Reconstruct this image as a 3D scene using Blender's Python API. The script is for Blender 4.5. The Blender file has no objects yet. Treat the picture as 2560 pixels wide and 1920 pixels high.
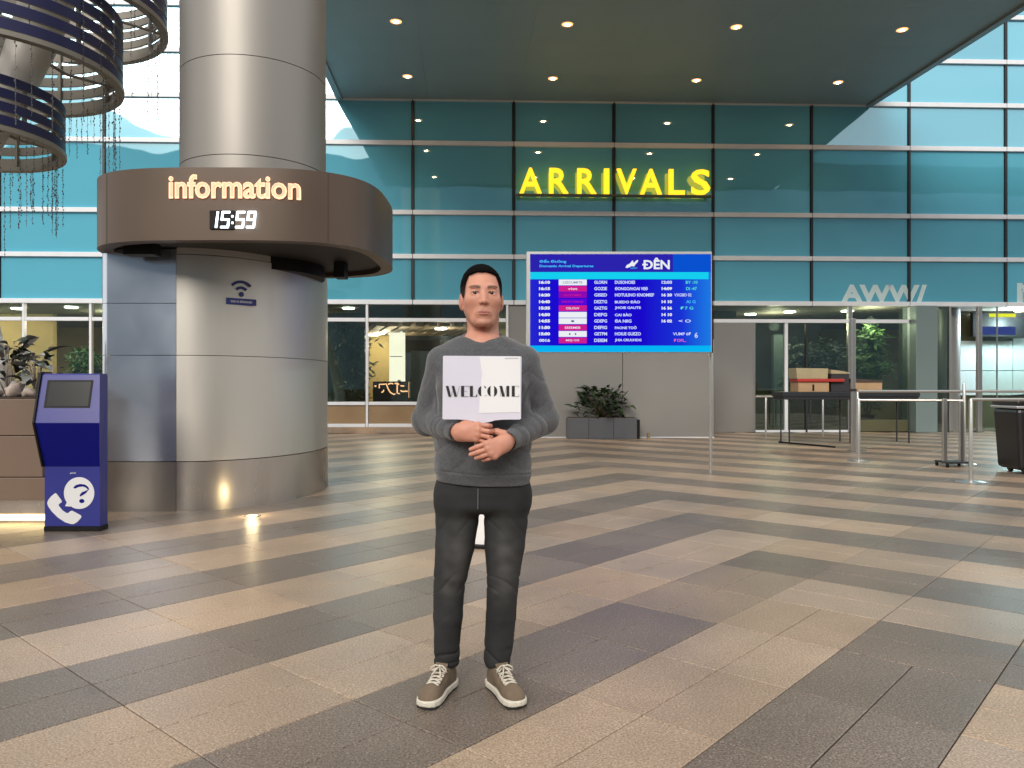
import bpy, bmesh, math, random
import numpy as np
from mathutils import Vector, Matrix

random.seed(11)
RNG = np.random.default_rng(5)
SC = bpy.context.scene
COL = SC.collection
PI = math.pi
R = math.radians

# ------------------------------------------------------------------ camera
EYE = 1.24
cam_d = bpy.data.cameras.new('camera')
cam_d.sensor_width = 36.0
cam_d.lens = 1928 / 2560 * 36.0
cam_d.shift_y = 8 / 2560
cam_d.clip_start = 0.05
cam_d.clip_end = 2000
cam = bpy.data.objects.new('camera', cam_d)
COL.objects.link(cam)
cam.location = (0, 0, EYE)
cam.rotation_euler = (R(90), 0, 0)
SC.camera = cam

# ------------------------------------------------------------------ world: bright overcast sky
SUN_EL, SUN_AZ = R(31), R(196)          # azimuth clockwise from +Y: behind the camera, to its left
world = bpy.data.worlds.new('World')
SC.world = world
world.use_nodes = True
wn = world.node_tree
wn.nodes.clear()
w_out = wn.nodes.new('ShaderNodeOutputWorld')
w_bg = wn.nodes.new('ShaderNodeBackground')
w_sky = wn.nodes.new('ShaderNodeTexSky')
w_sky.sky_type = 'NISHITA'
w_sky.sun_disc = False
w_sky.sun_elevation = SUN_EL
w_sky.sun_rotation = SUN_AZ
w_sky.dust_density = 4.0
w_sky.air_density = 1.0
w_sky.ozone_density = 1.0
w_bg.inputs['Strength'].default_value = 0.085
# cloud cover: the sky is mostly a pale grey-white veil
w_tc = wn.nodes.new('ShaderNodeTexCoord')
w_map = wn.nodes.new('ShaderNodeMapping')
w_map.inputs['Scale'].default_value = (1.0, 1.0, 2.6)
w_noise = wn.nodes.new('ShaderNodeTexNoise')
w_noise.inputs['Scale'].default_value = 2.2
w_noise.inputs['Detail'].default_value = 6
w_ramp = wn.nodes.new('ShaderNodeValToRGB')
w_ramp.color_ramp.elements[0].position = 0.30
w_ramp.color_ramp.elements[0].color = (0.55, 0.55, 0.55, 1)
w_ramp.color_ramp.elements[1].position = 0.62
w_ramp.color_ramp.elements[1].color = (0.92, 0.92, 0.92, 1)
w_mix = wn.nodes.new('ShaderNodeMix')
w_mix.data_type = 'RGBA'
w_mix.inputs[7].default_value = (9.9, 9.6, 9.1, 1)
wn.links.new(w_tc.outputs['Generated'], w_map.inputs['Vector'])
wn.links.new(w_map.outputs['Vector'], w_noise.inputs['Vector'])
wn.links.new(w_noise.outputs['Fac'], w_ramp.inputs['Fac'])
wn.links.new(w_ramp.outputs['Color'], w_mix.inputs[0])
wn.links.new(w_sky.outputs['Color'], w_mix.inputs[6])
wn.links.new(w_mix.outputs[2], w_bg.inputs['Color'])
wn.links.new(w_bg.outputs['Background'], w_out.inputs['Surface'])

sun_d = bpy.data.lights.new('sun', 'SUN')
sun_d.energy = 1.5
sun_d.angle = R(30)
sun_d.color = (1.0, 0.93, 0.84)
sun = bpy.data.objects.new('sun', sun_d)
COL.objects.link(sun)
_dir = Vector((math.sin(SUN_AZ) * math.cos(SUN_EL), math.cos(SUN_AZ) * math.cos(SUN_EL), math.sin(SUN_EL)))
sun.rotation_euler = _dir.to_track_quat('Z', 'Y').to_euler()
sun.location = _dir * 60

SC.view_settings.view_transform = 'Standard'
SC.view_settings.look = 'None'
SC.view_settings.gamma = 1
SC.view_settings.use_curve_mapping = False
SC.view_settings.exposure = 0.55
SC.cycles.use_denoising = True
SC.cycles.max_bounces = 8
SC.cycles.transparent_max_bounces = 12
SC.cycles.sample_clamp_indirect = 4.0
SC.cycles.caustics_reflective = False
SC.cycles.caustics_refractive = False

# ------------------------------------------------------------------ helpers: materials
MATS = {}


def srgb(r, g, b):
    f = lambda c: (c / 255 / 12.92) if c / 255 <= 0.04045 else ((c / 255 + 0.055) / 1.055) ** 2.4
    return (f(r), f(g), f(b))


def nd(nt, kind, **kw):
    n = nt.nodes.new(kind)
    for k, v in kw.items():
        n.inputs[k].default_value = v
    return n


def pm(name, col, rough=0.5, metal=0.0, var=0.0, vscale=6.0, rvar=0.0, bump=0.0, bscale=60.0, spec=0.5,
       stretch=(1, 1, 1), rnd=0.0, sss=0.0, coat=0.0):
    """a principled surface whose colour, gloss and relief wander with noise"""
    if name in MATS:
        return MATS[name]
    m = bpy.data.materials.new(name)
    m.use_nodes = True
    nt = m.node_tree
    b = nt.nodes['Principled BSDF']
    b.inputs['Base Color'].default_value = (*col, 1)
    b.inputs['Roughness'].default_value = rough
    b.inputs['Metallic'].default_value = metal
    b.inputs['Specular IOR Level'].default_value = spec
    if coat:
        b.inputs['Coat Weight'].default_value = coat
        b.inputs['Coat Roughness'].default_value = 0.08
    if sss:
        b.inputs['Subsurface Weight'].default_value = sss
        b.inputs['Subsurface Radius'].default_value = (0.012, 0.005, 0.003)
        b.inputs['Subsurface Scale'].default_value = 0.6
    if var or rvar or bump or rnd:
        tc = nt.nodes.new('ShaderNodeTexCoord')
        mp = nt.nodes.new('ShaderNodeMapping')
        mp.inputs['Scale'].default_value = stretch
        nt.links.new(tc.outputs['Object'], mp.inputs['Vector'])
        no = nd(nt, 'ShaderNodeTexNoise', Scale=vscale, Detail=5.0)
        nt.links.new(mp.outputs['Vector'], no.inputs['Vector'])
        if var or rnd:
            mr = nt.nodes.new('ShaderNodeMapRange')
            mr.inputs['From Min'].default_value = 0.25
            mr.inputs['From Max'].default_value = 0.75
            mr.inputs['To Min'].default_value = 1 - var
            mr.inputs['To Max'].default_value = 1 + var
            nt.links.new(no.outputs['Fac'], mr.inputs['Value'])
            val = mr.outputs['Result']
            if rnd:
                oi = nt.nodes.new('ShaderNodeObjectInfo')
                m2 = nt.nodes.new('ShaderNodeMapRange')
                m2.inputs['To Min'].default_value = 1 - rnd
                m2.inputs['To Max'].default_value = 1 + rnd
                nt.links.new(oi.outputs['Random'], m2.inputs['Value'])
                mu = nt.nodes.new('ShaderNodeMath')
                mu.operation = 'MULTIPLY'
                nt.links.new(val, mu.inputs[0])
                nt.links.new(m2.outputs['Result'], mu.inputs[1])
                val = mu.outputs[0]
            vm = nt.nodes.new('ShaderNodeVectorMath')
            vm.operation = 'SCALE'
            vm.inputs[0].default_value = col
            nt.links.new(val, vm.inputs['Scale'])
            nt.links.new(vm.outputs['Vector'], b.inputs['Base Color'])
        if rvar:
            mr = nt.nodes.new('ShaderNodeMapRange')
            mr.inputs['From Min'].default_value = 0.3
            mr.inputs['From Max'].default_value = 0.7
            mr.inputs['To Min'].default_value = max(0.02, rough - rvar)
            mr.inputs['To Max'].default_value = min(1.0, rough + rvar)
            nt.links.new(no.outputs['Fac'], mr.inputs['Value'])
            nt.links.new(mr.outputs['Result'], b.inputs['Roughness'])
        if bump:
            n2 = nd(nt, 'ShaderNodeTexNoise', Scale=bscale, Detail=3.0)
            nt.links.new(mp.outputs['Vector'], n2.inputs['Vector'])
            bu = nd(nt, 'ShaderNodeBump', Strength=1.0, Distance=bump)
            nt.links.new(n2.outputs['Fac'], bu.inputs['Height'])
            nt.links.new(bu.outputs['Normal'], b.inputs['Normal'])
    MATS[name] = m
    return m


def em(name, col, strength):
    if name in MATS:
        return MATS[name]
    m = bpy.data.materials.new(name)
    m.use_nodes = True
    nt = m.node_tree
    nt.nodes.clear()
    o = nt.nodes.new('ShaderNodeOutputMaterial')
    e = nt.nodes.new('ShaderNodeEmission')
    e.inputs['Color'].default_value = (*col, 1)
    e.inputs['Strength'].default_value = strength
    nt.links.new(e.outputs[0], o.inputs['Surface'])
    MATS[name] = m
    return m


def glass_mat(name, tint, reflect, gcol=(0.8, 0.95, 1.0), wave=0.002):
    """clear pane: tinted see-through plus a mirror film"""
    m = bpy.data.materials.new(name)
    m.use_nodes = True
    nt = m.node_tree
    nt.nodes.clear()
    o = nt.nodes.new('ShaderNodeOutputMaterial')
    t = nt.nodes.new('ShaderNodeBsdfTransparent')
    t.inputs['Color'].default_value = (*tint, 1)
    g = nt.nodes.new('ShaderNodeBsdfGlossy')
    g.inputs['Color'].default_value = (*gcol, 1)
    g.inputs['Roughness'].default_value = 0.01
    mx = nt.nodes.new('ShaderNodeMixShader')
    mx.inputs[0].default_value = reflect
    nt.links.new(t.outputs[0], mx.inputs[1])
    nt.links.new(g.outputs[0], mx.inputs[2])
    nt.links.new(mx.outputs[0], o.inputs['Surface'])
    MATS[name] = m
    return m


def teal_glass():
    """coated curtain-wall glass: a teal body under a bluish mirror film, each pane very slightly bowed"""
    m = bpy.data.materials.new('teal_glass')
    m.use_nodes = True
    nt = m.node_tree
    nt.nodes.clear()
    o = nt.nodes.new('ShaderNodeOutputMaterial')
    d = nt.nodes.new('ShaderNodeBsdfDiffuse')
    d.inputs['Color'].default_value = (0.120, 0.50, 0.67, 1)
    g = nt.nodes.new('ShaderNodeBsdfGlossy')
    g.inputs['Color'].default_value = (0.60, 0.86, 1.0, 1)
    g.inputs['Roughness'].default_value = 0.015
    mx = nt.nodes.new('ShaderNodeMixShader')
    mx.inputs[0].default_value = 0.32
    tc = nt.nodes.new('ShaderNodeTexCoord')
    oi = nt.nodes.new('ShaderNodeObjectInfo')
    ad = nt.nodes.new('ShaderNodeVectorMath')
    ad.operation = 'ADD'
    nt.links.new(tc.outputs['Object'], ad.inputs[0])
    nt.links.new(oi.outputs['Random'], ad.inputs[1])
    n = nd(nt, 'ShaderNodeTexNoise', Scale=0.55, Detail=1.0)
    bu = nd(nt, 'ShaderNodeBump', Strength=1.0, Distance=0.012)
    nt.links.new(ad.outputs[0], n.inputs['Vector'])
    nt.links.new(n.outputs['Fac'], bu.inputs['Height'])
    nt.links.new(bu.outputs['Normal'], g.inputs['Normal'])
    vm = nt.nodes.new('ShaderNodeVectorMath')
    vm.operation = 'SCALE'
    vm.inputs[0].default_value = (0.120, 0.50, 0.67)
    mr = nt.nodes.new('ShaderNodeMapRange')
    mr.inputs['To Min'].default_value = 0.85
    mr.inputs['To Max'].default_value = 1.15
    nt.links.new(oi.outputs['Random'], mr.inputs['Value'])
    nt.links.new(mr.outputs['Result'], vm.inputs['Scale'])
    nt.links.new(vm.outputs['Vector'], d.inputs['Color'])
    nt.links.new(d.outputs[0], mx.inputs[1])
    nt.links.new(g.outputs[0], mx.inputs[2])
    nt.links.new(mx.outputs[0], o.inputs['Surface'])
    MATS['teal_glass'] = m
    return m


# ------------------------------------------------------------------ helpers: meshes and objects
class MB:
    """collects boxes, prisms, tubes ... and links them as ONE mesh object"""

    def __init__(s):
        s.v, s.f, s.mi = [], [], []
        s.cur = 0

    def raw(s, vs, fs):
        o = len(s.v)
        s.v += [tuple(map(float, p)) for p in vs]
        s.f += [tuple(i + o for i in f) for f in fs]
        s.mi += [s.cur] * len(fs)
        return s

    def box(s, x0, x1, y0, y1, z0, z1, c=0.0):
        if c <= 0:
            vs = [(x, y, z) for z in (z0, z1) for y in (y0, y1) for x in (x0, x1)]
            fs = [(0, 2, 3, 1), (4, 5, 7, 6), (0, 1, 5, 4), (2, 6, 7, 3), (0, 4, 6, 2), (1, 3, 7, 5)]
            return s.raw(vs, fs)
        bm = bmesh.new()
        bmesh.ops.create_cube(bm, size=1)
        for v in bm.verts:
            v.co = ((x0 + x1) / 2 + v.co.x * (x1 - x0), (y0 + y1) / 2 + v.co.y * (y1 - y0), (z0 + z1) / 2 + v.co.z * (z1 - z0))
        c = min(c, 0.45 * min(x1 - x0, y1 - y0, z1 - z0))
        bmesh.ops.bevel(bm, geom=bm.edges[:], offset=c, segments=2, affect='EDGES', profile=0.5)
        s.bm(bm)
        return s

    def bm(s, bm):
        bm.verts.index_update()
        s.raw([v.co[:] for v in bm.verts], [[v.index for v in f.verts] for f in bm.faces])
        bm.free()
        return s

    def prism(s, poly, a0, a1, axis='z'):
        """extrude a 2D outline: axis z -> (x,y), axis y -> (x,z), axis x -> (y,z)"""
        n = len(poly)
        ar = sum(poly[i][0] * poly[(i + 1) % n][1] - poly[(i + 1) % n][0] * poly[i][1] for i in range(n))
        if ar < 0:
            poly = poly[::-1]
        f3 = {'z': lambda p, a: (p[0], p[1], a), 'y': lambda p, a: (p[0], a, p[1]), 'x': lambda p, a: (a, p[0], p[1])}[axis]
        vs = [f3(p, a0) for p in poly] + [f3(p, a1) for p in poly]
        fs = [tuple(range(n - 1, -1, -1)), tuple(range(n, 2 * n))] + [(i, (i + 1) % n, n + (i + 1) % n, n + i) for i in range(n)]
        if axis == 'y':
            fs = [f[::-1] for f in fs]
        return s.raw(vs, fs)

    def tube(s, pts, r, n=10, caps=True):
        pts = [Vector(p) for p in pts]
        rs = r if isinstance(r, (list, tuple)) else [r] * len(pts)
        vs, fs = [], []
        up = None
        for i, p in enumerate(pts):
            t = (pts[min(i + 1, len(pts) - 1)] - pts[max(i - 1, 0)]).normalized()
            if up is None:
                up = Vector((0, 0, 1)) if abs(t.z) < 0.9 else Vector((0, 1, 0))
            a = t.cross(up)
            if a.length < 1e-5:
                a = t.orthogonal()
            a.normalize()
            b = a.cross(t).normalized()
            up = b
            for k in range(n):
                w = 2 * PI * k / n
                vs.append(p + (a * math.cos(w) + b * math.sin(w)) * rs[i])
        for i in range(len(pts) - 1):
            for k in range(n):
                k2 = (k + 1) % n
                fs.append((i * n + k, i * n + k2, (i + 1) * n + k2, (i + 1) * n + k))
        if caps:
            fs.append(tuple(range(n - 1, -1, -1)))
            fs.append(tuple((len(pts) - 1) * n + k for k in range(n)))
        return s.raw(vs, fs)

    def lathe(s, prof, n=24, c=(0, 0)):
        vs = []
        for r, z in prof:
            for k in range(n):
                w = 2 * PI * k / n
                vs.append((c[0] + r * math.cos(w), c[1] + r * math.sin(w), z))
        fs = []
        m = len(prof)
        for i in range(m - 1):
            for k in range(n):
                k2 = (k + 1) % n
                fs.append((i * n + k, i * n + k2, (i + 1) * n + k2, (i + 1) * n + k))
        fs.append(tuple(range(n - 1, -1, -1)))
        fs.append(tuple((m - 1) * n + k for k in range(n)))
        return s.raw(vs, fs)

    def mesh(s, name, mats, smooth=False, angle=None):
        me = bpy.data.meshes.new(name)
        me.from_pydata(s.v, [], s.f)
        for m in (mats if isinstance(mats, (list, tuple)) else [mats]):
            me.materials.append(m)
        if any(s.mi):
            me.polygons.foreach_set('material_index', s.mi)
        if smooth:
            me.polygons.foreach_set('use_smooth', [True] * len(me.polygons))
            if angle:
                me.set_sharp_from_angle(angle=R(angle))
        me.update()
        return me

    def build(s, name, mats, parent=None, smooth=False, angle=None, loc=None, kind=None):
        return link(name, s.mesh(name, mats, smooth, angle), parent, loc, kind)


def link(name, data, parent=None, loc=None, kind=None, rot=None):
    o = bpy.data.objects.new(name, data)
    COL.objects.link(o)
    if parent is not None:
        o.parent = parent
    if loc is not None:
        o.location = loc
    if rot is not None:
        o.rotation_euler = rot
    if kind:
        o['kind'] = kind
    return o


def tag(o, label, cat, group=None):
    o['label'] = label
    o['category'] = cat
    if group:
        o['group'] = group
    return o


def thing(name, label, cat, loc=(0, 0, 0), rz=0.0, group=None):
    o = link(name, None, None, loc, None, (0, 0, rz))
    o.empty_display_size = 0.1
    return tag(o, label, cat, group)


def text_mesh(body, size, depth=0.0, fat=0.0, align='LEFT', spacing=1.0, shear=0.0, sx=1.0, res=3):
    """lettering from Blender's own built-in font as a mesh standing in the x-z plane, facing -y"""
    cu = bpy.data.curves.new('lettering', 'FONT')
    cu.body = body
    cu.size = size
    cu.extrude = depth / 2
    cu.offset = fat
    cu.align_x = align
    cu.space_character = spacing
    cu.shear = shear
    cu.resolution_u = res
    ob = bpy.data.objects.new('lettering', cu)
    me = bpy.data.meshes.new_from_object(ob)
    bpy.data.objects.remove(ob)
    bpy.data.curves.remove(cu)
    n = len(me.vertices)
    co = np.empty(n * 3, np.float32)
    me.vertices.foreach_get('co', co)
    co = co.reshape(-1, 3)
    co = np.stack([co[:, 0] * sx, -co[:, 2], co[:, 1]], 1)
    me.vertices.foreach_set('co', co.ravel())
    me.update()
    return me


def put_text(name, body, size, mat, parent, loc, **kw):
    me = text_mesh(body, size, **kw)
    me.materials.clear()
    me.materials.append(mat)
    return link(name, me, parent, loc)


def arc(cx, cy, r, a0, a1, n):
    return [(cx + r * math.cos(R(a0 + (a1 - a0) * i / n)), cy + r * math.sin(R(a0 + (a1 - a0) * i / n))) for i in range(n + 1)]

# ------------------------------------------------------------------ materials of the setting
M_ALU = pm('white_aluminium', (0.78, 0.82, 0.88), 0.35, 0.0, var=0.04, vscale=3, rvar=0.08)
M_DARKMET = pm('dark_mullion_metal', (0.035, 0.037, 0.042), 0.4, 0.3, var=0.1, vscale=4)
M_SOFFIT = pm('soffit_panel_metal', (0.33, 0.43, 0.465), 0.50, 0.25, var=0.06, vscale=1.2, rvar=0.06)
M_FASCIA = pm('canopy_fascia_metal', (0.34, 0.35, 0.36), 0.35, 0.4, var=0.05, vscale=2)
M_STEEL = pm('brushed_steel', (0.58, 0.57, 0.55), 0.30, 0.95)
M_TEAL = teal_glass()
M_CLEAR = glass_mat('clear_glass', (0.86, 0.90, 0.86), 0.08)
M_CLEARG = glass_mat('green_glass', (0.62, 0.70, 0.64), 0.13, (0.85, 0.95, 0.95))
M_BROWNP = pm('tan_panel', (0.30, 0.205, 0.115), 0.38, 0.0, var=0.12, vscale=1.5, rvar=0.1)
M_GREYWALL = pm('grey_metal_cladding', (0.265, 0.262, 0.255), 0.42, 0.35, var=0.06, vscale=0.5, rvar=0.05)
M_PILLAR = pm('blue_grey_cladding', (0.20, 0.265, 0.27), 0.35, 0.2, var=0.06, vscale=0.5)
M_CREAM = pm('cream_plaster', (0.62, 0.50, 0.24), 0.7, var=0.08, vscale=2)
M_REFLP = pm('pale_reflection_tint', (0.68, 0.80, 0.83), 0.6, var=0.04, vscale=2)
M_BLACK = pm('black_laminate', (0.010, 0.010, 0.011), 0.45, var=0.2, spec=.18)
M_CEIL = pm('lobby_ceiling_board', (0.32, 0.29, 0.25), 0.7, var=0.06)
M_LOBFLOOR = pm('lobby_floor_stone', (0.22, 0.20, 0.16), 0.2, var=0.1, vscale=1.2)
M_SLAT = pm('timber_slat', (0.38, 0.30, 0.22), 0.6, var=0.15, vscale=4, stretch=(1, .2, 1))
M_OLIVE = pm('olive_panel', (0.10, 0.10, 0.055), 0.35, var=0.15, vscale=1.5)
E_WARM = em('warm_lamp', (1.0, 0.72, 0.42), 60)
E_WHITE = em('white_lamp', (1.0, 0.93, 0.82), 25)

# ------------------------------------------------------------------ ground and stone floor
g = MB().box(-300, 300, -300, 300, -0.3, -0.05)
ground = g.build('ground', pm('asphalt', (0.05, 0.05, 0.052), 0.85, var=0.25, vscale=1.5, bump=0.004, bscale=90), kind='structure')

W = 0.626                                        # side of a paving cell: two slabs
DA = (0.662, 0.749)                              # run of the left-hand stripes on the ground
DB = (-0.749, 0.662)                             # run of the right-hand stripes
PA = math.atan2(DA[1], DA[0])


def granite(name, col, col2, grain):
    m = bpy.data.materials.new(name)
    m.use_nodes = True
    nt = m.node_tree
    b = nt.nodes['Principled BSDF']
    ge = nt.nodes.new('ShaderNodeNewGeometry')
    # one tint per slab: rotate the ground position into the paving grid and take its cell
    mp = nt.nodes.new('ShaderNodeMapping')
    mp.inputs['Rotation'].default_value = (0, 0, -PA)
    sc = nt.nodes.new('ShaderNodeVectorMath')
    sc.operation = 'SCALE'
    sc.inputs['Scale'].default_value = 1 / W
    fl = nt.nodes.new('ShaderNodeVectorMath')
    fl.operation = 'FLOOR'
    wnz = nt.nodes.new('ShaderNodeTexWhiteNoise')
    wnz.noise_dimensions = '2D'
    nt.links.new(ge.outputs['Position'], mp.inputs['Vector'])
    nt.links.new(mp.outputs['Vector'], sc.inputs[0])
    nt.links.new(sc.outputs['Vector'], fl.inputs[0])
    nt.links.new(fl.outputs['Vector'], wnz.inputs['Vector'])
    # speckle
    v = nd(nt, 'ShaderNodeTexNoise', Scale=115.0, Detail=3.0, Roughness=0.75)
    nt.links.new(ge.outputs['Position'], v.inputs['Vector'])
    rp = nt.nodes.new('ShaderNodeValToRGB')
    e = rp.color_ramp.elements
    e[0].position, e[0].color = 0.33, (*[c * (1 - grain) for c in col], 1)
    e[1].position, e[1].color = 0.70, (*[c * (1 + grain * 1.3) for c in col], 1)
    k = e.new(0.5)
    k.color = (*col, 1)
    nt.links.new(v.outputs['Fac'], rp.inputs['Fac'])
    # pale mica flecks
    vo = nd(nt, 'ShaderNodeTexVoronoi', Scale=62.0)
    nt.links.new(ge.outputs['Position'], vo.inputs['Vector'])
    fr = nt.nodes.new('ShaderNodeMapRange')
    fr.inputs['From Min'].default_value = 0.10
    fr.inputs['From Max'].default_value = 0.22
    fr.inputs['To Min'].default_value = 0.55
    fr.inputs['To Max'].default_value = 0.0
    nt.links.new(vo.outputs['Distance'], fr.inputs['Value'])
    mx = nt.nodes.new('ShaderNodeMix')
    mx.data_type = 'RGBA'
    mx.inputs[7].default_value = (*col2, 1)
    nt.links.new(fr.outputs['Result'], mx.inputs[0])
    nt.links.new(rp.outputs['Color'], mx.inputs[6])
    # large stains and traffic wear
    st = nd(nt, 'ShaderNodeTexNoise', Scale=0.9, Detail=6.0, Roughness=0.6)
    nt.links.new(ge.outputs['Position'], st.inputs['Vector'])
    sr = nt.nodes.new('ShaderNodeMapRange')
    sr.inputs['From Min'].default_value = 0.3
    sr.inputs['From Max'].default_value = 0.7
    sr.inputs['To Min'].default_value = 0.76
    sr.inputs['To Max'].default_value = 1.18
    nt.links.new(st.outputs['Fac'], sr.inputs['Value'])
    wr = nt.nodes.new('ShaderNodeMapRange')
    wr.inputs['To Min'].default_value = 0.87
    wr.inputs['To Max'].default_value = 1.13
    nt.links.new(wnz.outputs['Value'], wr.inputs['Value'])
    mu = nt.nodes.new('ShaderNodeMath')
    mu.operation = 'MULTIPLY'
    nt.links.new(sr.outputs['Result'], mu.inputs[0])
    nt.links.new(wr.outputs['Result'], mu.inputs[1])
    sm = nd(nt, 'ShaderNodeTexNoise', Scale=2.7, Detail=8.0, Roughness=0.68, Distortion=0.8)
    nt.links.new(ge.outputs['Position'], sm.inputs['Vector'])
    sq = nt.nodes.new('ShaderNodeMapRange')
    sq.inputs['From Min'].default_value = 0.60
    sq.inputs['From Max'].default_value = 0.72
    sq.inputs['To Min'].default_value = 1.0
    sq.inputs['To Max'].default_value = 0.70
    nt.links.new(sm.outputs['Fac'], sq.inputs['Value'])
    gu = nd(nt, 'ShaderNodeTexVoronoi', Scale=1.7)
    nt.links.new(ge.outputs['Position'], gu.inputs['Vector'])
    gq = nt.nodes.new('ShaderNodeMapRange')
    gq.inputs['From Min'].default_value = 0.022
    gq.inputs['From Max'].default_value = 0.034
    gq.inputs['To Min'].default_value = 0.55
    gq.inputs['To Max'].default_value = 1.0
    nt.links.new(gu.outputs['Distance'], gq.inputs['Value'])
    mw = nt.nodes.new('ShaderNodeMath')
    mw.operation = 'MULTIPLY'
    nt.links.new(sq.outputs['Result'], mw.inputs[0])
    nt.links.new(gq.outputs['Result'], mw.inputs[1])
    mz = nt.nodes.new('ShaderNodeMath')
    mz.operation = 'MULTIPLY'
    nt.links.new(mu.outputs[0], mz.inputs[0])
    nt.links.new(mw.outputs[0], mz.inputs[1])
    vm = nt.nodes.new('ShaderNodeVectorMath')
    vm.operation = 'SCALE'
    nt.links.new(mx.outputs[2], vm.inputs[0])
    nt.links.new(mz.outputs[0], vm.inputs['Scale'])
    # hue of each slab wanders a little
    hs = nt.nodes.new('ShaderNodeHueSaturation')
    hr = nt.nodes.new('ShaderNodeMapRange')
    hr.inputs['To Min'].default_value = 0.82
    hr.inputs['To Max'].default_value = 1.12
    nt.links.new(wnz.outputs['Color'], hr.inputs['Value'])
    nt.links.new(hr.outputs['Result'], hs.inputs['Saturation'])
    nt.links.new(vm.outputs['Vector'], hs.inputs['Color'])
    nt.links.new(hs.outputs['Color'], b.inputs['Base Color'])
    rr = nt.nodes.new('ShaderNodeMapRange')
    rr.inputs['To Min'].default_value = 0.22
    rr.inputs['To Max'].default_value = 0.52
    nt.links.new(st.outputs['Fac'], rr.inputs['Value'])
    nt.links.new(rr.outputs['Result'], b.inputs['Roughness'])
    bu = nd(nt, 'ShaderNodeBump', Strength=0.55, Distance=0.0012)
    nt.links.new(v.outputs['Fac'], bu.inputs['Height'])
    nt.links.new(bu.outputs['Normal'], b.inputs['Normal'])
    MATS[name] = m
    return m


M_TAN = granite('tan_granite', (0.360, 0.268, 0.192), (0.70, 0.60, 0.48), 0.50)
M_DARK = granite('dark_granite', (0.172, 0.137, 0.111), (0.52, 0.46, 0.40), 0.72)
M_MID = granite('brown_granite', (0.255, 0.192, 0.142), (0.60, 0.52, 0.44), 0.55)
M_GROUT = pm('floor_mortar', (0.03, 0.027, 0.024), 0.9, var=0.2)

floor = MB().box(-26, 27, -6, 30, -0.045, -0.008).build('floor', M_GROUT, kind='structure')


def slab(lx, ly, h=0.0075, gap=0.0027, ch=0.0030):
    x, y = lx / 2 - gap, ly / 2 - gap
    vs = []
    for ox, oy, z in ((x, y, -h), (x, y, -ch), (x - ch, y - ch, 0)):
        vs += [(-ox, -oy, z), (ox, -oy, z), (ox, oy, z), (-ox, oy, z)]
    fs = []
    for r in range(2):
        fs += [(4 * r + i, 4 * r + (i + 1) % 4, 4 * r + 4 + (i + 1) % 4, 4 * r + 4 + i) for i in range(4)]
    fs.append((8, 9, 10, 11))
    return vs, fs


SV, SF = slab(W, W / 2)
slab_me = {}
for key, m in (('tan', M_TAN), ('dark', M_DARK), ('mid', M_MID)):
    mb = MB().raw(SV, SF)
    slab_me[key] = mb.mesh('floor_slab', m)
cells = []
for i in range(-50, 60):
    for j in range(-50, 60):
        pc, qc = (j + 0.5) * W, (i + 0.5) * W
        A = j < i + 5
        diag = j == i + 5
        dark = (i % 2 == 1) if (A or diag) else (j % 2 == 0)
        mid = i == 3 and j in (6, 7)              # relaid later in a middling stone
        for s in (-0.25, 0.25):
            p, q = (pc, qc + s * W) if A else (pc + s * W, qc)
            X, Y = DA[0] * p + DB[0] * q, DA[1] * p + DB[1] * q
            if not (-2.0 < Y < 20.9 + 0.035 * X and -13 < X < 15):
                continue
            if Y < 6.5 and abs(X) > 7:
                continue
            seen = Y > 2.4 and abs(X) < 0.664 * Y + 0.25
            size = 1 / (Y * Y * Y) if seen else 0
            cells.append((size, X, Y, PA if A else PA + PI / 2, 'mid' if mid else 'dark' if dark else 'tan'))
cells.sort(key=lambda c: -c[0])
for n, (sz, X, Y, a, key) in enumerate(cells[:300]):
    o = link('paving_slab', slab_me[key], floor, (X, Y, RNG.uniform(-0.0007, 0.0004)), None, (0, 0, a))
mb = MB()
for sz, X, Y, a, key in cells[300:]:
    mb.cur = ('tan', 'dark', 'mid').index(key)
    ca, sa, dz = math.cos(a), math.sin(a), RNG.uniform(-0.0007, 0.0004)
    mb.raw([(X + x * ca - y * sa, Y + x * sa + y * ca, z + dz) for x, y, z in SV], SF)
mb.build('paving_slabs', [M_TAN, M_DARK, M_MID], floor, kind='stuff')

# ------------------------------------------------------------------ terminal building: the glass front
FY, FROT = 21.0, R(2.0)
tb = thing('terminal_building', 'long teal glass curtain wall front of the airport terminal with pale aluminium transoms', 'terminal building', (0, FY, 0), FROT)
BAY = 2.74
S0 = 0.05
ks = list(range(-7, 8))
zs = [3.54, 4.78, 5.97, 7.85, 9.06, 10.27, 11.51, 12.75, 14.0]
TH = 0.062                                      # half height of a transom
for zi in range(len(zs) - 1):
    pane = MB().box(0.045, BAY - 0.045, 0.0, 0.024, zs[zi] + TH, zs[zi + 1] - TH).mesh('glass_pane', M_TEAL)
    for k in ks[:-1]:
        link('glass_pane', pane, tb, (S0 + BAY * k, 0, 0))
trans = MB().box(0.009, BAY - 0.009, -0.075, 0.06, -TH, TH, 0.008).mesh('transom', M_ALU)
for z in zs:
    for k in ks[:-1]:
        link('transom', trans, tb, (S0 + BAY * k, 0, z))
mul = MB()
mul.box(-0.031, 0.031, -0.05, 0.09, zs[0] - TH, zs[-1] + TH)
mul = mul.mesh('mullion', M_DARKMET)
for k in ks:
    link('mullion', mul, tb, (S0 + BAY * k, 0.004, 0))
MB().box(S0 - 7 * BAY, S0 + 7 * BAY, 0.1, 12, 3.62, 14.1).build('upper_storey_mass', pm('dark_core', (0.02, 0.05, 0.06), 0.9), tb)
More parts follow.
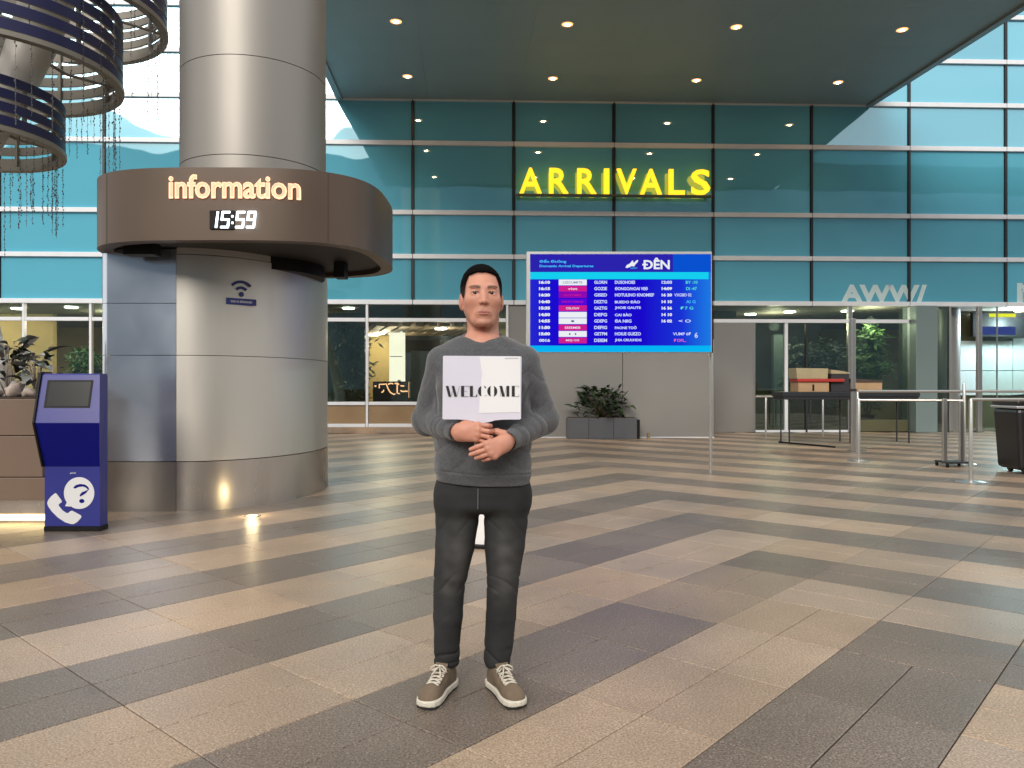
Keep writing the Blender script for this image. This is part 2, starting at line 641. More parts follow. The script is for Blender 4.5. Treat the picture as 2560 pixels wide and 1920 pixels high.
MB().box(S0 - 7 * BAY - .3, S0 + 7 * BAY + .3, -0.3, 12.2, 14.1, 14.6, 0.03).build('parapet', M_ALU, tb)

# ground-floor shop front, left of the grey wall: white posts, clear panes, tan plinth panels


def lower_bay(s0, s1, mat, top=3.06, sill=0.80, plinth=True, transom=True):
    if transom:
        MB().box(s0 + 0.012, s1 - 0.012, -0.06, 0.05, top - 0.05, top + 0.05, 0.008).build('door_transom', M_ALU, tb)
        MB().box(s0 + 0.03, s1 - 0.03, 0.0, 0.012, top + 0.05, 3.478).build('transom_pane', M_CLEARG, tb)
    if plinth:
        MB().box(s0 + 0.012, s1 - 0.012, -0.06, 0.05, sill - 0.045, sill + 0.045, 0.008).build('sill_rail', M_ALU, tb)
        MB().box(s0 + 0.02, s1 - 0.02, -0.02, 0.03, 0.255, sill - 0.045).build('plinth_panel', M_BROWNP, tb)
        MB().box(s0 + 0.012, s1 - 0.012, -0.07, 0.05, 0.165, 0.252, 0.008).build('base_rail', M_ALU, tb)
        lo = sill + 0.045
    else:
        lo = 0.02
    MB().box(s0 + 0.03, s1 - 0.03, 0.0, 0.012, lo, top - 0.05).build('lower_pane', mat, tb)


def post(s, z0=0.165, z1=3.478, w=0.032, m=None, name='door_post'):
    MB().box(s - w, s + w, -0.055, 0.06, z0, z1, 0.006).build(name, m or M_ALU, tb)


for s0, s1, mt in ((-19.1, -16.3, M_CLEAR), (-16.3, -13.0, M_CLEAR), (-13.0, -11.25, M_CLEAR), (-11.25, -8.3, M_CLEAR), (-8.3, -5.1, M_CLEAR),
                   (-5.1, -3.92, M_CLEARG), (-3.92, -0.13, M_CLEAR)):
    lower_bay(s0 + 0.03, s1 - 0.03, mt)
for s in (-19.1, -16.3, -13.0, -11.25, -8.3, -5.1, -3.92, -0.13):
    post(s)
MB().box(-19.1, -0.1, -0.09, 0.3, 0.0, 0.163, 0.01).build('stone_plinth', M_TAN, tb)
# grey cladding beside and behind the display, then the entrance
MB().box(-0.09, 2.6, 0.0, 0.12, 0.0, 3.478).build('cladding_panel', M_GREYWALL, tb)
MB().box(2.61, 5.50, 0.0, 0.12, 0.0, 3.478).build('cladding_panel', M_GREYWALL, tb)
MB().box(5.53, 6.62, -0.10, 0.12, 0.0, 3.005, 0.01).build('cladding_panel', M_GREYWALL, tb)
lower_bay(5.53, 9.32, M_CLEARG, plinth=False)
lower_bay(9.36, 11.0, M_CLEARG, plinth=False)
post(6.66, 0.0, 3.0, 0.025, M_STEEL, 'door_frame')
post(7.55, 0.0, 3.0, 0.045, M_ALU, 'door_frame')
post(8.12, 0.0, 3.0, 0.025, M_DARKMET, 'door_frame')
post(9.34, 0.0, 3.478, 0.06, M_STEEL, 'door_frame')
MB().box(6.7, 9.28, -0.03, 0.04, 0.0, 0.06).build('door_track', M_ALU, tb)
MB().box(9.4, 10.98, -0.02, 0.03, 0.02, 0.34).build('door_kick_panel', M_OLIVE, tb)
MB().box(11.02, 11.62, -0.35, 0.35, 0.0, 3.47, 0.02).build('pillar_cladding', M_PILLAR, tb)
MB().lathe([(0.34, 0.0), (0.34, 3.47)], 28, (12.55, 0.75)).build('pillar_cladding', M_GREYWALL, tb, True, 40)
post(12.15, 0.0, 3.478, 0.025, M_STEEL, 'door_frame')
post(13.0, 0.0, 3.478, 0.06, M_STEEL, 'door_frame')
post(15.72, 0.0, 3.478, 0.03, M_DARKMET, 'door_frame')
post(19.2, 0.0, 3.478, 0.03, M_DARKMET, 'door_frame')
MB().box(11.65, 12.12, 0.0, 0.012, 0.02, 3.478).build('lower_pane', M_CLEARG, tb)
MB().box(13.07, 13.5, 0.0, 0.012, 0.02, 3.478).build('lower_pane', M_CLEAR, tb)
MB().box(13.53, 15.68, 0.0, 0.012, 0.02, 3.478).build('lower_pane', M_CLEAR, tb)
MB().box(15.76, 19.15, 0.0, 0.012, 0.02, 3.478).build('lower_pane', M_CLEAR, tb)
MB().box(13.5, 13.53, -0.01, 0.02, 0.02, 3.478).build('door_frame', M_STEEL, tb)

# pale cut-out letters stuck along the foot of the glass above the entrance
M_FILM = pm('white_window_film', (0.55, 0.72, 0.76), 0.5, var=0.06)
for txt, s, sz in (('AWW/', 9.15, 0.64), ('MA/V', 14.05, 0.74)):
    put_text('window_lettering', txt, sz, M_FILM, tb, (s, -0.004, 3.61), sx=1.2, fat=0.03)

# ------------------------------------------------------------------ lobby seen through the lower panes
lobby = link('lobby', None, None, (0, FY, 0), 'structure', (0, 0, FROT))
MB().box(-19.1, 19.2, 0.3, 9.0, -0.04, 0.02).build('lobby_floor', M_LOBFLOOR, lobby)
MB().box(-19.1, 19.2, 0.1, 9.0, 3.49, 3.6).build('lobby_ceiling', M_CEIL, lobby)
MB().box(-19.1, 19.2, 8.6, 9.0, 0.02, 3.488).build('lobby_wall', M_CREAM, lobby)
MB().box(-9.3, -9.1, 0.3, 8.59, 0.02, 3.488).build('lobby_wall', M_CREAM, lobby)
MB().box(-0.4, -0.1, 0.3, 8.59, 0.02, 3.488).build('lobby_wall', M_CREAM, lobby)
MB().box(-12.9, -11.9, 4.2, 4.5, 0.02, 3.488).build('lobby_wall', M_CREAM, lobby)
MB().box(-18.9, -14.0, 3.2, 3.4, 0.02, 3.488).build('lobby_wall', M_CREAM, lobby)
MB().box(-5.7, -4.4, 2.6, 2.8, 0.02, 3.488).build('lobby_wall', pm('dark_green_wall', (0.015, 0.035, 0.033), 0.5, var=.2), lobby)
# slatted ceiling, dark doorway, pale panels
MB().box(-5.0, -0.42, 0.3, 6.2, 3.07, 3.10).build('dropped_ceiling', M_BLACK, lobby)
sl = MB().box(-0.12, 0.12, 0.5, 5.6, 2.93, 3.06).mesh('ceiling_slat', M_SLAT)
for i in range(11):
    link('ceiling_slat', sl, lobby, (-3.5 + i * 0.36, 0, 0), None, (0, 0, R(14)))
MB().box(-5.8, -4.45, 5.0, 5.2, 0.02, 3.06).build('lobby_wall', M_CREAM, lobby)
MB().box(-4.55, -3.0, 4.6, 4.98, 0.02, 3.06).build('lobby_wall', pm('ochre_plaster', (0.50, 0.36, 0.13), 0.7, var=.06), lobby)
MB().box(-3.12, -0.45, 2.2, 2.6, 0.02, 2.78).build('lobby_wall', M_BLACK, lobby)
# right-hand entrance
MB().box(5.6, 6.7, 1.6, 1.8, 0.02, 3.488).build('lobby_wall', pm('grey_plaster', (0.20, 0.20, 0.18), 0.6, var=.08), lobby)
MB().box(8.35, 8.75, 3.0, 3.2, 0.02, 2.9).build('lobby_wall', M_PILLAR, lobby)
MB().box(6.7, 11.0, 4.4, 4.6, 0.02, 1.15).build('lobby_wall', M_OLIVE, lobby)
MB().box(6.7, 11.0, 5.6, 5.8, 0.02, 3.488).build('lobby_wall', pm('dim_plaster', (0.13, 0.13, 0.11), 0.6, var=.1), lobby)
MB().box(11.7, 13.0, 1.6, 1.8, 0.02, 3.488).build('lobby_wall', pm('dim_plaster', (0.13, 0.13, 0.11), 0.6), lobby)
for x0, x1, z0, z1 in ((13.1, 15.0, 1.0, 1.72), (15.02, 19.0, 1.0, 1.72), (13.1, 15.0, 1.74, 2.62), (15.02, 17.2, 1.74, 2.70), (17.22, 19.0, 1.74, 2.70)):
    MB().box(x0, x1, 1.5, 1.56, z0, z1, 0.006).build('white_reflection_panel', M_REFLP, lobby)  # pale panels stand in for a white vehicle mirrored in this glass
MB().box(13.1, 19.0, 1.56, 1.7, 0.02, 3.488).build('lobby_wall', M_OLIVE, lobby)

lamp_me = MB().lathe([(0.0, 0), (0.15, 0), (0.17, 0.012), (0.17, 0.03)], 18)
lamp_me = lamp_me.mesh('ceiling_lamp', E_WHITE)
LOBBY_LAMPS = [(-14.0, 1.4), (-12.3, 1.0), (-11.9, 2.8), (-6.2, 1.6), (-4.6, 1.0), (-4.3, 3.9), (-4.05, 3.3), (-2.0, 1.2), (-1.0, 1.7), (7.4, 2.4), (8.3, 1.6), (12.4, 1.1),
               (14.9, 1.0), (16.0, 0.9), (9.9, 1.3), (-16.6, 1.6)]
WORD = ['first', 'second', 'third', 'fourth', 'fifth', 'sixth', 'seventh', 'eighth', 'ninth', 'tenth', 'eleventh', 'twelfth', 'thirteenth', 'fourteenth', 'fifteenth', 'sixteenth', 'seventeenth']
for n, (s, d) in enumerate(sorted(LOBBY_LAMPS)):
    o = link('ceiling_lamp', lamp_me, None, Matrix.Rotation(FROT, 3, 'Z') @ Vector((s, d, 2.90 if -4.4 < s < -.5 else 3.456)) + Vector((0, FY, 0)))
    tag(o, f'{WORD[n]} lit round lamp from the left on the lobby ceiling', 'ceiling lamp', 'lit lamps on the lobby ceiling')
for s, d, p in ((-15.5, 1.6, 60), (-11.9, 2.4, 60), (-6.5, 2.5, 40), (-3.9, 3.3, 55), (-1.9, 1.2, 18), (-3.2, 1.0, 14), (8.0, 2.0, 60), (10.2, 0.5, 60), (12.4, 1.0, 12), (14.6, 0.75, 170), (17.4, 0.75, 170)):  # bluish right-hand pair and the one by the bamboo are added fill
    ld = bpy.data.lights.new('lobby_lamp_and_fill', 'POINT')
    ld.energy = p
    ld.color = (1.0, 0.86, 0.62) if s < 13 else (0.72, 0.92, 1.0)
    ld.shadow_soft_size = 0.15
    lo = link('lobby_lamp_and_fill', ld, None, Matrix.Rotation(FROT, 3, 'Z') @ Vector((s, d, 2.6 if -4.4 < s < -.5 else 3.1)) + Vector((0, FY, 0)))

# ------------------------------------------------------------------ grey wall under the display
gw = thing('grey_wall', 'plain grey metal clad wall standing behind the planter under the display', 'wall', (0, 19.0, 0))
for x0, x1 in ((0.6, 2.72), (2.73, 4.98)):
    MB().box(x0, x1, 0, 0.3, 0.02, 2.42, 0.008).build('wall_panel', M_GREYWALL, gw)
MB().box(0.6, 4.98, -0.02, 0.3, 0.0, 0.018).build('wall_skirting', M_ALU, gw)

# ------------------------------------------------------------------ canopy
CZ = 9.03
cp = thing('entrance_canopy', 'wide dark grey flat canopy over the arrivals entrance with recessed downlights', 'canopy', (0, 0, 0))


def lerp(a, b, t):
    return a + (b - a) * t


# left and right edges of the soffit on the ground plan, back (at the glass) to front
LB, LF = (-4.72, 20.78), (-4.28, 12.0)
RB, RF = (9.92, 21.27), (10.9, 12.3)
nx, ny = 6, 5
for a in range(nx):
    for b in range(ny):
        q = []
        for (u, v) in ((a, b), (a + 1, b), (a + 1, b + 1), (a, b + 1)):
            L = (lerp(LB[0], LF[0], v / ny), lerp(LB[1], LF[1], v / ny))
            Q = (lerp(RB[0], RF[0], v / ny), lerp(RB[1], RF[1], v / ny))
            q.append((lerp(L[0], Q[0], u / nx), lerp(L[1], Q[1], u / nx)))
        cx, cy = sum(p[0] for p in q) / 4, sum(p[1] for p in q) / 4
        q = [(x + math.copysign(0.0015, cx - x), y + math.copysign(0.0015, cy - y)) for x, y in q]
        MB().prism(q, CZ, CZ + 0.03).build('soffit_panel', M_SOFFIT, cp)
top = [LB, LF, RF, RB]
MB().prism(top, CZ + 0.032, CZ + 0.55).build('canopy_deck', M_FASCIA, cp)


def edge_strip(p, q, name, w=0.16, z0=-0.06, z1=0.62):
    d = Vector((q[0] - p[0], q[1] - p[1])).normalized()
    n = Vector((d.y, -d.x))
    poly = [p, q, (q[0] + n.x * w, q[1] + n.y * w), (p[0] + n.x * w, p[1] + n.y * w)]
    MB().prism(poly, CZ + z0, CZ + z1).build(name, M_FASCIA, cp)


edge_strip(LF, LB, 'fascia')
edge_strip(RB, RF, 'fascia')
edge_strip(RF, LF, 'fascia')
MB().prism([(10.68, 15.95), (11.08, 12.3), (22, 12.3), (22, 15.95)], CZ, CZ + 0.55).build('side_wing', M_SOFFIT, cp)

trim = MB().lathe([(0.119, -0.004), (0.135, -0.012), (0.15, -0.004), (0.15, 0.0)], 20).mesh('lamp_trim', M_STEEL)
bulb = MB().lathe([(0.0, -0.016), (0.05, -0.016), (0.056, -0.012)], 18).mesh('lamp_lens', em('downlight_lens', (1.0, 0.62, 0.30), 150))
halo = MB().lathe([(0.057, -0.010), (0.118, -0.006)], 20).mesh('lamp_halo', em('downlight_halo', (1.0, 0.42, 0.14), 1.6))  # added glowing ring imitates the warm halo round each lamp
R2 = [(-2.62, 19.32), (1.03, 19.45), (4.68, 19.57), (8.33, 19.70)]
R1 = [(-2.47, 16.42), (1.19, 16.55), (4.85, 16.67), (8.50, 16.80)]
RX = [(-2.3, 13.4), (1.35, 13.53), (5.0, 13.66), (8.65, 13.8)]
for row, rn in ((R2, 'row nearest the glass'), (R1, 'second row from the glass'), (RX, 'third row from the glass')):
    for n, (x, y) in enumerate(row):
        if rn.startswith('third') and n in (0, 3):
            pass
        t = thing('downlight', f'lit warm canopy downlight, {WORD[n]} from the left in the {rn}', 'downlight', (x, y, CZ), 0, 'warm downlights in the canopy')
        link('lamp_trim', trim, t)
        link('lamp_lens', bulb, t)
        link('lamp_halo', halo, t)
        ld = bpy.data.lights.new('downlight_beam', 'SPOT')
        ld.energy = 45
        ld.color = (1.0, 0.76, 0.52)
        ld.spot_size = R(95)
        ld.spot_blend = 0.8
        ld.shadow_soft_size = 0.09
        link('downlight_beam', ld, t, (0, 0, -0.05))

# ------------------------------------------------------------------ unseen stand-in for the drop-off road's far side, sized for the glass reflections
fb = thing('mirrored_block', 'long dark slate block added out of view behind the photographer for the glass to mirror', 'building', (0, -120, 0))
MB().box(-170, 170, -20, 0, -0.05, 49.5).build('wall', pm('mirrored_block_slate', (0.19, 0.27, 0.33), 0.7, var=.2, vscale=.2), fb)  # whole body of the added unseen block

# ================================================================== OBJECTS
def fit_text(name, body, x0, x1, z0, z1, mat, parent, y=0.0, bend=None, **kw):
    """lettering scaled to fill a given rectangle (x0..x1, z0..z1) in the parent's x-z plane"""
    me = text_mesh(body, 1.0, **kw)
    n = len(me.vertices)
    co = np.empty(n * 3, np.float32)
    me.vertices.foreach_get('co', co)
    co = co.reshape(-1, 3)
    lo, hi = co.min(0), co.max(0)
    co[:, 0] = x0 + (co[:, 0] - lo[0]) / max(hi[0] - lo[0], 1e-6) * (x1 - x0)
    co[:, 2] = z0 + (co[:, 2] - lo[2]) / max(hi[2] - lo[2], 1e-6) * (z1 - z0)
    co[:, 1] += y
    if bend is not None:
        co[:, 1] += bend(co[:, 0])
    me.vertices.foreach_set('co', co.astype(np.float32).ravel())
    me.update()
    me.materials.clear()
    me.materials.append(mat)
    return link(name, me, parent)


def loft(mb, plan, z0, z1, inset=None):
    """a closed wall standing on a plan outline, with lids"""
    return mb.prism(plan, z0, z1)


# ------------------------------------------------------------------ information column
M_COL = pm('column_metal', (0.58, 0.56, 0.52), 0.47, 0.88, var=0.05, vscale=3, rvar=0.05, stretch=(1, 1, .15))
M_COL_SHADED = pm('column_metal_shaded', (0.31, 0.295, 0.275), 0.52, 0.88, var=0.05, vscale=3, rvar=0.05, stretch=(1, 1, .15))  # same metal as the casing, darkened for the dark overhead it would reflect
M_COLB = pm('column_base_metal', (0.50, 0.46, 0.42), 0.30, 0.92, var=0.10, vscale=2.5, rvar=0.08, stretch=(1, 1, .3))
M_SIDE = pm('side_panel_metal', (0.64, 0.69, 0.80), 0.22, 0.88, var=0.08, vscale=1.6, rvar=0.05)
M_BAND = pm('brown_band_metal', (0.098, 0.068, 0.050), 0.42, 0.25, var=0.05, vscale=1.5, rvar=0.05)
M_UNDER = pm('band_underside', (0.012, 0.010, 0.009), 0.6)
ic = thing('information_column', 'fat round steel column with a brown information band and clock around it', 'column', (0, 0, 0))
cxu, cyu, ru = -2.97, 8.9, 0.80
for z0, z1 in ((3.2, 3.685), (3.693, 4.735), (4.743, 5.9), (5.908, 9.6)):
    MB().lathe([(ru, z0), (ru, z1)], 96, (cxu, cyu)).build('column_shell', M_COL_SHADED, ic, True, 40)
MB().lathe([(ru - .012, 2.5), (ru - .012, 9.6)], 64, (cxu, cyu)).build('column_core', M_BLACK, ic, True, 40)
ex, ey, ea, eb = -3.35, 9.3, 1.06, 1.60


def half_plan(o=0.0, n=48):
    """rounded right-hand body of the lower casing, from its back round to the front seam"""
    return [(ex + (ea + o) * math.cos(R(t)), ey + (eb + o) * math.sin(R(t))) for t in np.linspace(90, -90, n)]


def flat_plan(o=0.0):
    l = -4.13 - o
    f, b = ey - eb - o, ey + eb + o
    return [(ex - .004, f), (l + .1, f)] + [(l + .1 + .1 * math.cos(R(t)), f + .1 + .1 * math.sin(R(t))) for t in (-110, -130, -150, -170)] + [(l, f + .14), (l, b), (ex - .004, b)]


for z0, z1, o, m in ((0.0, 0.492, 0.006, M_COLB), (0.50, 1.556, 0, M_COL), (1.562, 2.565, 0, M_COL), (2.572, 2.70, -.004, M_COL)):
    MB().prism(half_plan(o), z0, z1).build('casing_panel' if z0 else 'casing_base', m, ic, True, 40)
for z0, z1, o, m in ((0.0, 0.492, 0.006, M_COLB), (0.50, 1.556, 0, M_SIDE), (1.562, 2.075, 0, M_SIDE), (2.081, 2.62, 0, M_SIDE)):
    MB().prism(flat_plan(o), z0, z1).build('side_panel' if z0 else 'casing_base', m, ic, True, 35)
bx, by, ba, bb, bn = -2.745, 8.3, 1.407, 1.25, 3.2
BZ0, BZ1 = 2.585, 3.25


def sup(o=0.0, n=120):
    r = []
    for t in np.linspace(0, 2 * PI, n, endpoint=False):
        c, s = math.cos(t), math.sin(t)
        r.append((bx + (ba + o) * math.copysign(abs(c) ** (2 / bn), c), by + (bb + o) * math.copysign(abs(s) ** (2 / bn), s)))
    return r


def ring_wall(outer, inner, z0, z1):
    n = len(outer)
    vs = [(*p, z0) for p in outer] + [(*p, z1) for p in outer] + [(*p, z0) for p in inner] + [(*p, z1) for p in inner]
    fs = []
    for i in range(n):
        j = (i + 1) % n
        fs += [(i, j, n + j, n + i), (2 * n + j, 2 * n + i, 3 * n + i, 3 * n + j), (n + i, n + j, 3 * n + j, 3 * n + i), (j, i, 2 * n + i, 2 * n + j)]
    return MB().raw(vs, fs)


ring_wall(sup(), sup(-0.13), BZ0, BZ1).build('information_band', M_BAND, ic, True, 40)
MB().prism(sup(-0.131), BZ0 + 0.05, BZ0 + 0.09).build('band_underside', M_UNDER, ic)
MB().prism(sup(-0.131), BZ1 - 0.06, BZ1 - 0.02).build('band_top', M_BAND, ic)
for X in (-3.80, -1.72):
    dxx = abs((X - bx) / ba)
    yy = by - bb * (1 - dxx ** bn) ** (1 / bn)
    MB().box(X - .002, X + .002, yy - .0025, yy + .02, BZ0 + .002, BZ1 - .002).build('band_seam', M_UNDER, ic)
MB().box(-1.98, -1.86, 8.55, 8.75, 2.46, BZ0 + 0.05, .006).build('camera_box', M_BLACK, ic)
MB().box(-3.75, -3.45, 7.42, 7.58, 2.52, BZ0 + 0.05, .006).build('camera_box', M_BLACK, ic)


def bandy(x):
    u = np.clip(np.abs((x - bx) / ba), 0, .999)
    return by - bb * (1 - u ** bn) ** (1 / bn)


E_INFO = em('warm_letter_glow', (1.0, 0.55, 0.33), 1.35)
M_INFO = pm('copper_letter_face', (0.45, 0.22, 0.13), 0.4, 0.3, var=.2, vscale=8)
M_INFO.node_tree.nodes['Principled BSDF'].inputs['Emission Color'].default_value = (1.0, 0.60, 0.38, 1)
M_INFO.node_tree.nodes['Principled BSDF'].inputs['Emission Strength'].default_value = 0.55
fit_text('lettering_glow', 'information', -3.135, -1.945, 2.962, 3.182, E_INFO, ic, y=-0.012, bend=bandy, depth=0.012, fat=0.025)
fit_text('lettering', 'information', -3.118, -1.957, 2.978, 3.168, M_INFO, ic, y=-0.024, bend=bandy, depth=0.012, fat=-0.008)

# clock on the band
ck = thing('wall_clock', 'small black digital clock reading 15:59 in white numerals on the brown band', 'clock', (-2.54, 0, 0))
ck.location = (-2.535, float(bandy(np.array([-2.535]))[0]) - 0.012, 2.768)
MB().box(-.225, .0, -.004, .02, -.085, .085, .003).build('clock_face', M_BLACK, ck)
E_CLOCK = em('clock_digit', (0.80, 0.93, 1.0), 4.5)
SEG = {'1': 'bc', '5': 'afgcd', '9': 'afgbcd'}


def digit(ch, x, name='digit'):
    w, h, t, sk = 0.062, 0.136, 0.017, 0.12
    mb = MB()
    L = {'a': (0, h, w, h), 'g': (0, h / 2, w, h / 2), 'd': (0, 0, w, 0), 'f': (0, h / 2, 0, h), 'b': (w, h / 2, w, h), 'e': (0, 0, 0, h / 2), 'c': (w, 0, w, h / 2)}
    for s in SEG[ch]:
        a0, b0, a1, b1 = L[s]
        d = Vector((a1 - a0, b1 - b0)).normalized()
        n = Vector((-d.y, d.x)) * t / 2
        e = d * t * 0.3
        P = [(a0 - e.x + n.x, b0 - e.y + n.y), (a1 + e.x + n.x, b1 + e.y + n.y), (a1 + e.x - n.x, b1 + e.y - n.y), (a0 - e.x - n.x, b0 - e.y - n.y)]
        mb.prism([(x + p[0] + p[1] * sk, p[1] - h / 2) for p in P], -0.012, -0.006, 'y')
    return mb.build(name, E_CLOCK, ck)


digit('1', -0.225)
digit('5', -0.118)
digit('5', 0.018)
digit('9', 0.118)
for zz in (-.03, .03):
    MB().box(-0.022, -0.006, -.012, -.006, zz - .008, zz + .008).build('colon_dot', E_CLOCK, ck)

# wi-fi sign stuck on the column casing
M_NAVY = pm('navy_print', (0.018, 0.03, 0.20), 0.4)
M_PRINTW = pm('white_print', (0.82, 0.82, 0.84), 0.45)
M_STICK = pm('sticker_film', (0.46, 0.455, 0.43), 0.3, 0.6)
ws = thing('wifi_sign', 'dark blue wireless symbol over a small blue text plate on the column', 'sign', (-2.80, 7.80, 2.02))
ex_n = math.atan2((-2.80 - ex) / ea ** 2, -(7.80 - ey) / eb ** 2)
ws.location = (-2.786, 7.938, 0)
ws.rotation_euler = (0, 0, R(38))


def band_arc(r0, r1, a0, a1, cz):
    P = arc(0, cz, r1, a0, a1, 14) + arc(0, cz, r0, a1, a0, 14)
    return MB().prism(P, -.004, 0, 'y')


for r0, r1 in ((0.055, 0.083), (0.115, 0.143)):
    band_arc(r0, r1, 42, 138, 2.195).build('symbol_arc', M_NAVY, ws)
MB().prism(arc(0, 2.195, .026, 0, 360, 20)[:-1], -.004, 0, 'y').build('symbol_dot', M_NAVY, ws)
MB().box(-.155, .155, -.006, 0, 2.085, 2.152, .002).build('text_plate', M_NAVY, ws)
fit_text('plate_text', 'OIU II EFXAND', -.11, .11, 2.107, 2.129, M_PRINTW, ws, y=-.008, fat=.01)

# floor uplight by the column
ul = thing('floor_uplight', 'glowing round uplight set in the paving at the foot of the column', 'floor light', (-2.50, 7.42, 0))
MB().lathe([(0.05, 0.0), (0.075, 0.006), (0.085, 0.0)], 20).build('rim', M_STEEL, ul, True, 40)
MB().lathe([(0.0, 0.004), (0.05, 0.004)], 18).build('lens', em('uplight_lens', (1.0, 0.78, 0.36), 7), ul)
ld = bpy.data.lights.new('uplight_beam', 'POINT')
ld.energy = 2.2
ld.color = (1.0, 0.78, 0.42)
ld.shadow_soft_size = 0.05
link('uplight_beam', ld, ul, (0, 0, 0.10))

# ------------------------------------------------------------------ blue help kiosk
M_BLUE = pm('kiosk_blue_paint', (0.022, 0.028, 0.215), 0.34, 0.0, var=0.05, vscale=3, rvar=0.05)
M_BLUED = pm('kiosk_dark_blue', (0.002, 0.004, 0.16), 0.45, 0.0, var=0.05, vscale=3, spec=.2)
M_SCR = pm('dark_screen', (0.004, 0.006, 0.008), 0.22, 0.0, spec=.25)
M_DECAL = pm('white_decal', (0.70, 0.71, 0.74), 0.45, var=.02)
kx0, kx1 = -4.02, -3.545
ki = thing('help_kiosk', 'slim blue self service help kiosk with a dark screen and white telephone sign', 'kiosk', (0, 0, 0))
mb = MB()
prof = [(6.635, 0.045), (6.635, 0.555), (6.50, 0.94), (6.60, 1.345), (6.615, 1.357), (6.745, 1.357), (6.76, 1.34), (6.76, 0.045)]
mb.prism(prof, kx0, kx1, 'x')
mb.v = [(x + (.5 * (6.635 - y) if x > -3.8 and y < 6.62 else 0), y, z) for x, y, z in mb.v]
mb.build('kiosk_body', M_BLUE, ki)
MB().prism([(6.628, 0.0), (6.628, 0.043), (6.765, 0.043), (6.765, 0.0)], kx0 - .003, kx1 + .003, 'x').build('kiosk_foot', M_BLACK, ki)
MB().prism([(6.612, 0.62 - .063), (6.485, 0.94), (6.585, 1.36), (6.61, 1.372), (6.745, 1.372), (6.745, 1.360), (6.64, 1.360), (6.64, .557)], kx0 - .016, kx0 - .001, 'x').build('edge_trim', M_BLACK, ki)


def on_face(x0, x1, za, zb, ya, yb, t, mat, name):
    """a thin plate lying on a sloping front face"""
    n = Vector((0, -(zb - za), yb - ya)).normalized() * t
    if n.y > 0:
        n = -n
    fa, fb_ = [.5 * (6.635 - q) * (name == 'recess_panel') for q in (ya, yb)]
    P = [Vector((x0, ya, za)), Vector((x1 + fa, ya, za)), Vector((x1 + fb_, yb, zb)), Vector((x0, yb, zb))]
    vs = [p - n * .0 for p in P] + [p + n for p in P]
    return MB().raw(vs, [(0, 3, 2, 1), (4, 5, 6, 7), (0, 1, 5, 4), (1, 2, 6, 5), (2, 3, 7, 6), (3, 0, 4, 7)]).build(name, mat, ki)


def fy(z):
    return np.interp(z, [0.045, .555, .94, 1.345], [6.635, 6.635, 6.50, 6.60])


on_face(kx0 + .055, kx1 - .03, 1.065, 1.30, float(fy(1.065)), float(fy(1.30)), .003, M_BLACK, 'screen_bezel')
on_face(kx0 + .075, kx1 - .045, 1.08, 1.285, float(fy(1.08)) - .003, float(fy(1.285)) - .003, .002, M_SCR, 'screen')
on_face(kx0 + .004, kx1 - .004, .56, .935, float(fy(.56)), float(fy(.935)), .002, M_BLUED, 'recess_panel')


def kz(cx, cy):
    return ((cx * .3013 - 1280) * .003441, 1.24 - (840 + cy * .3013 - 968) * .003441)


P = []
for t in np.linspace(0, 360, 40, endpoint=False):
    P.append((657 + 126 * math.cos(R(t)), 1303 - 132 * math.sin(R(t))))
k0 = min(range(40), key=lambda i: (P[i][0] - 560) ** 2 + (P[i][1] - 1392) ** 2)
P[k0] = (541, 1412)
P[(k0 + 1) % 40] = (596, 1415)
MB().prism([kz(*p) for p in P], 6.6325, 6.635, 'y').build('speech_bubble', M_DECAL, ki)
q = []
cen = [(615, 1262), (645, 1243), (690, 1238), (722, 1255), (736, 1278)]
mb = MB()
mb.prism([kz(*p) for p in [(610, 1258), (628, 1238), (665, 1227), (705, 1232), (733, 1252), (742, 1275), (735, 1276), (715, 1258), (690, 1248), (655, 1252), (622, 1266)]], 6.631, 6.633, 'y')
mb.prism([kz(*p) for p in [(718, 1282), (738, 1268), (716, 1300), (690, 1318), (666, 1331), (664, 1318), (682, 1296)]], 6.6295, 6.633, 'y')
mb.prism([kz(680 + 22 * math.cos(R(t)), 1369 + 17 * math.sin(R(t))) for t in range(0, 360, 20)], 6.631, 6.633, 'y')
mb.build('question_mark', M_BLUED, ki)
hs = [(392, 1385), (400, 1362), (425, 1330), (458, 1304), (470, 1308), (512, 1366), (514, 1378), (488, 1395), (488, 1408), (520, 1448), (555, 1470), (570, 1466), (585, 1452),
      (600, 1450), (668, 1486), (677, 1498), (668, 1515), (640, 1545), (610, 1560), (590, 1560), (540, 1545), (480, 1505), (430, 1455), (400, 1412)]
MB().prism([kz(*p) for p in hs], 6.6325, 6.635, 'y').build('telephone_handset', M_DECAL, ki)
fit_text('small_print', 'pICE', kz(582, 0)[0], kz(630, 0)[0], kz(0, 1146)[1], kz(0, 1130)[1], M_DECAL, ki, y=6.633, fat=.01)

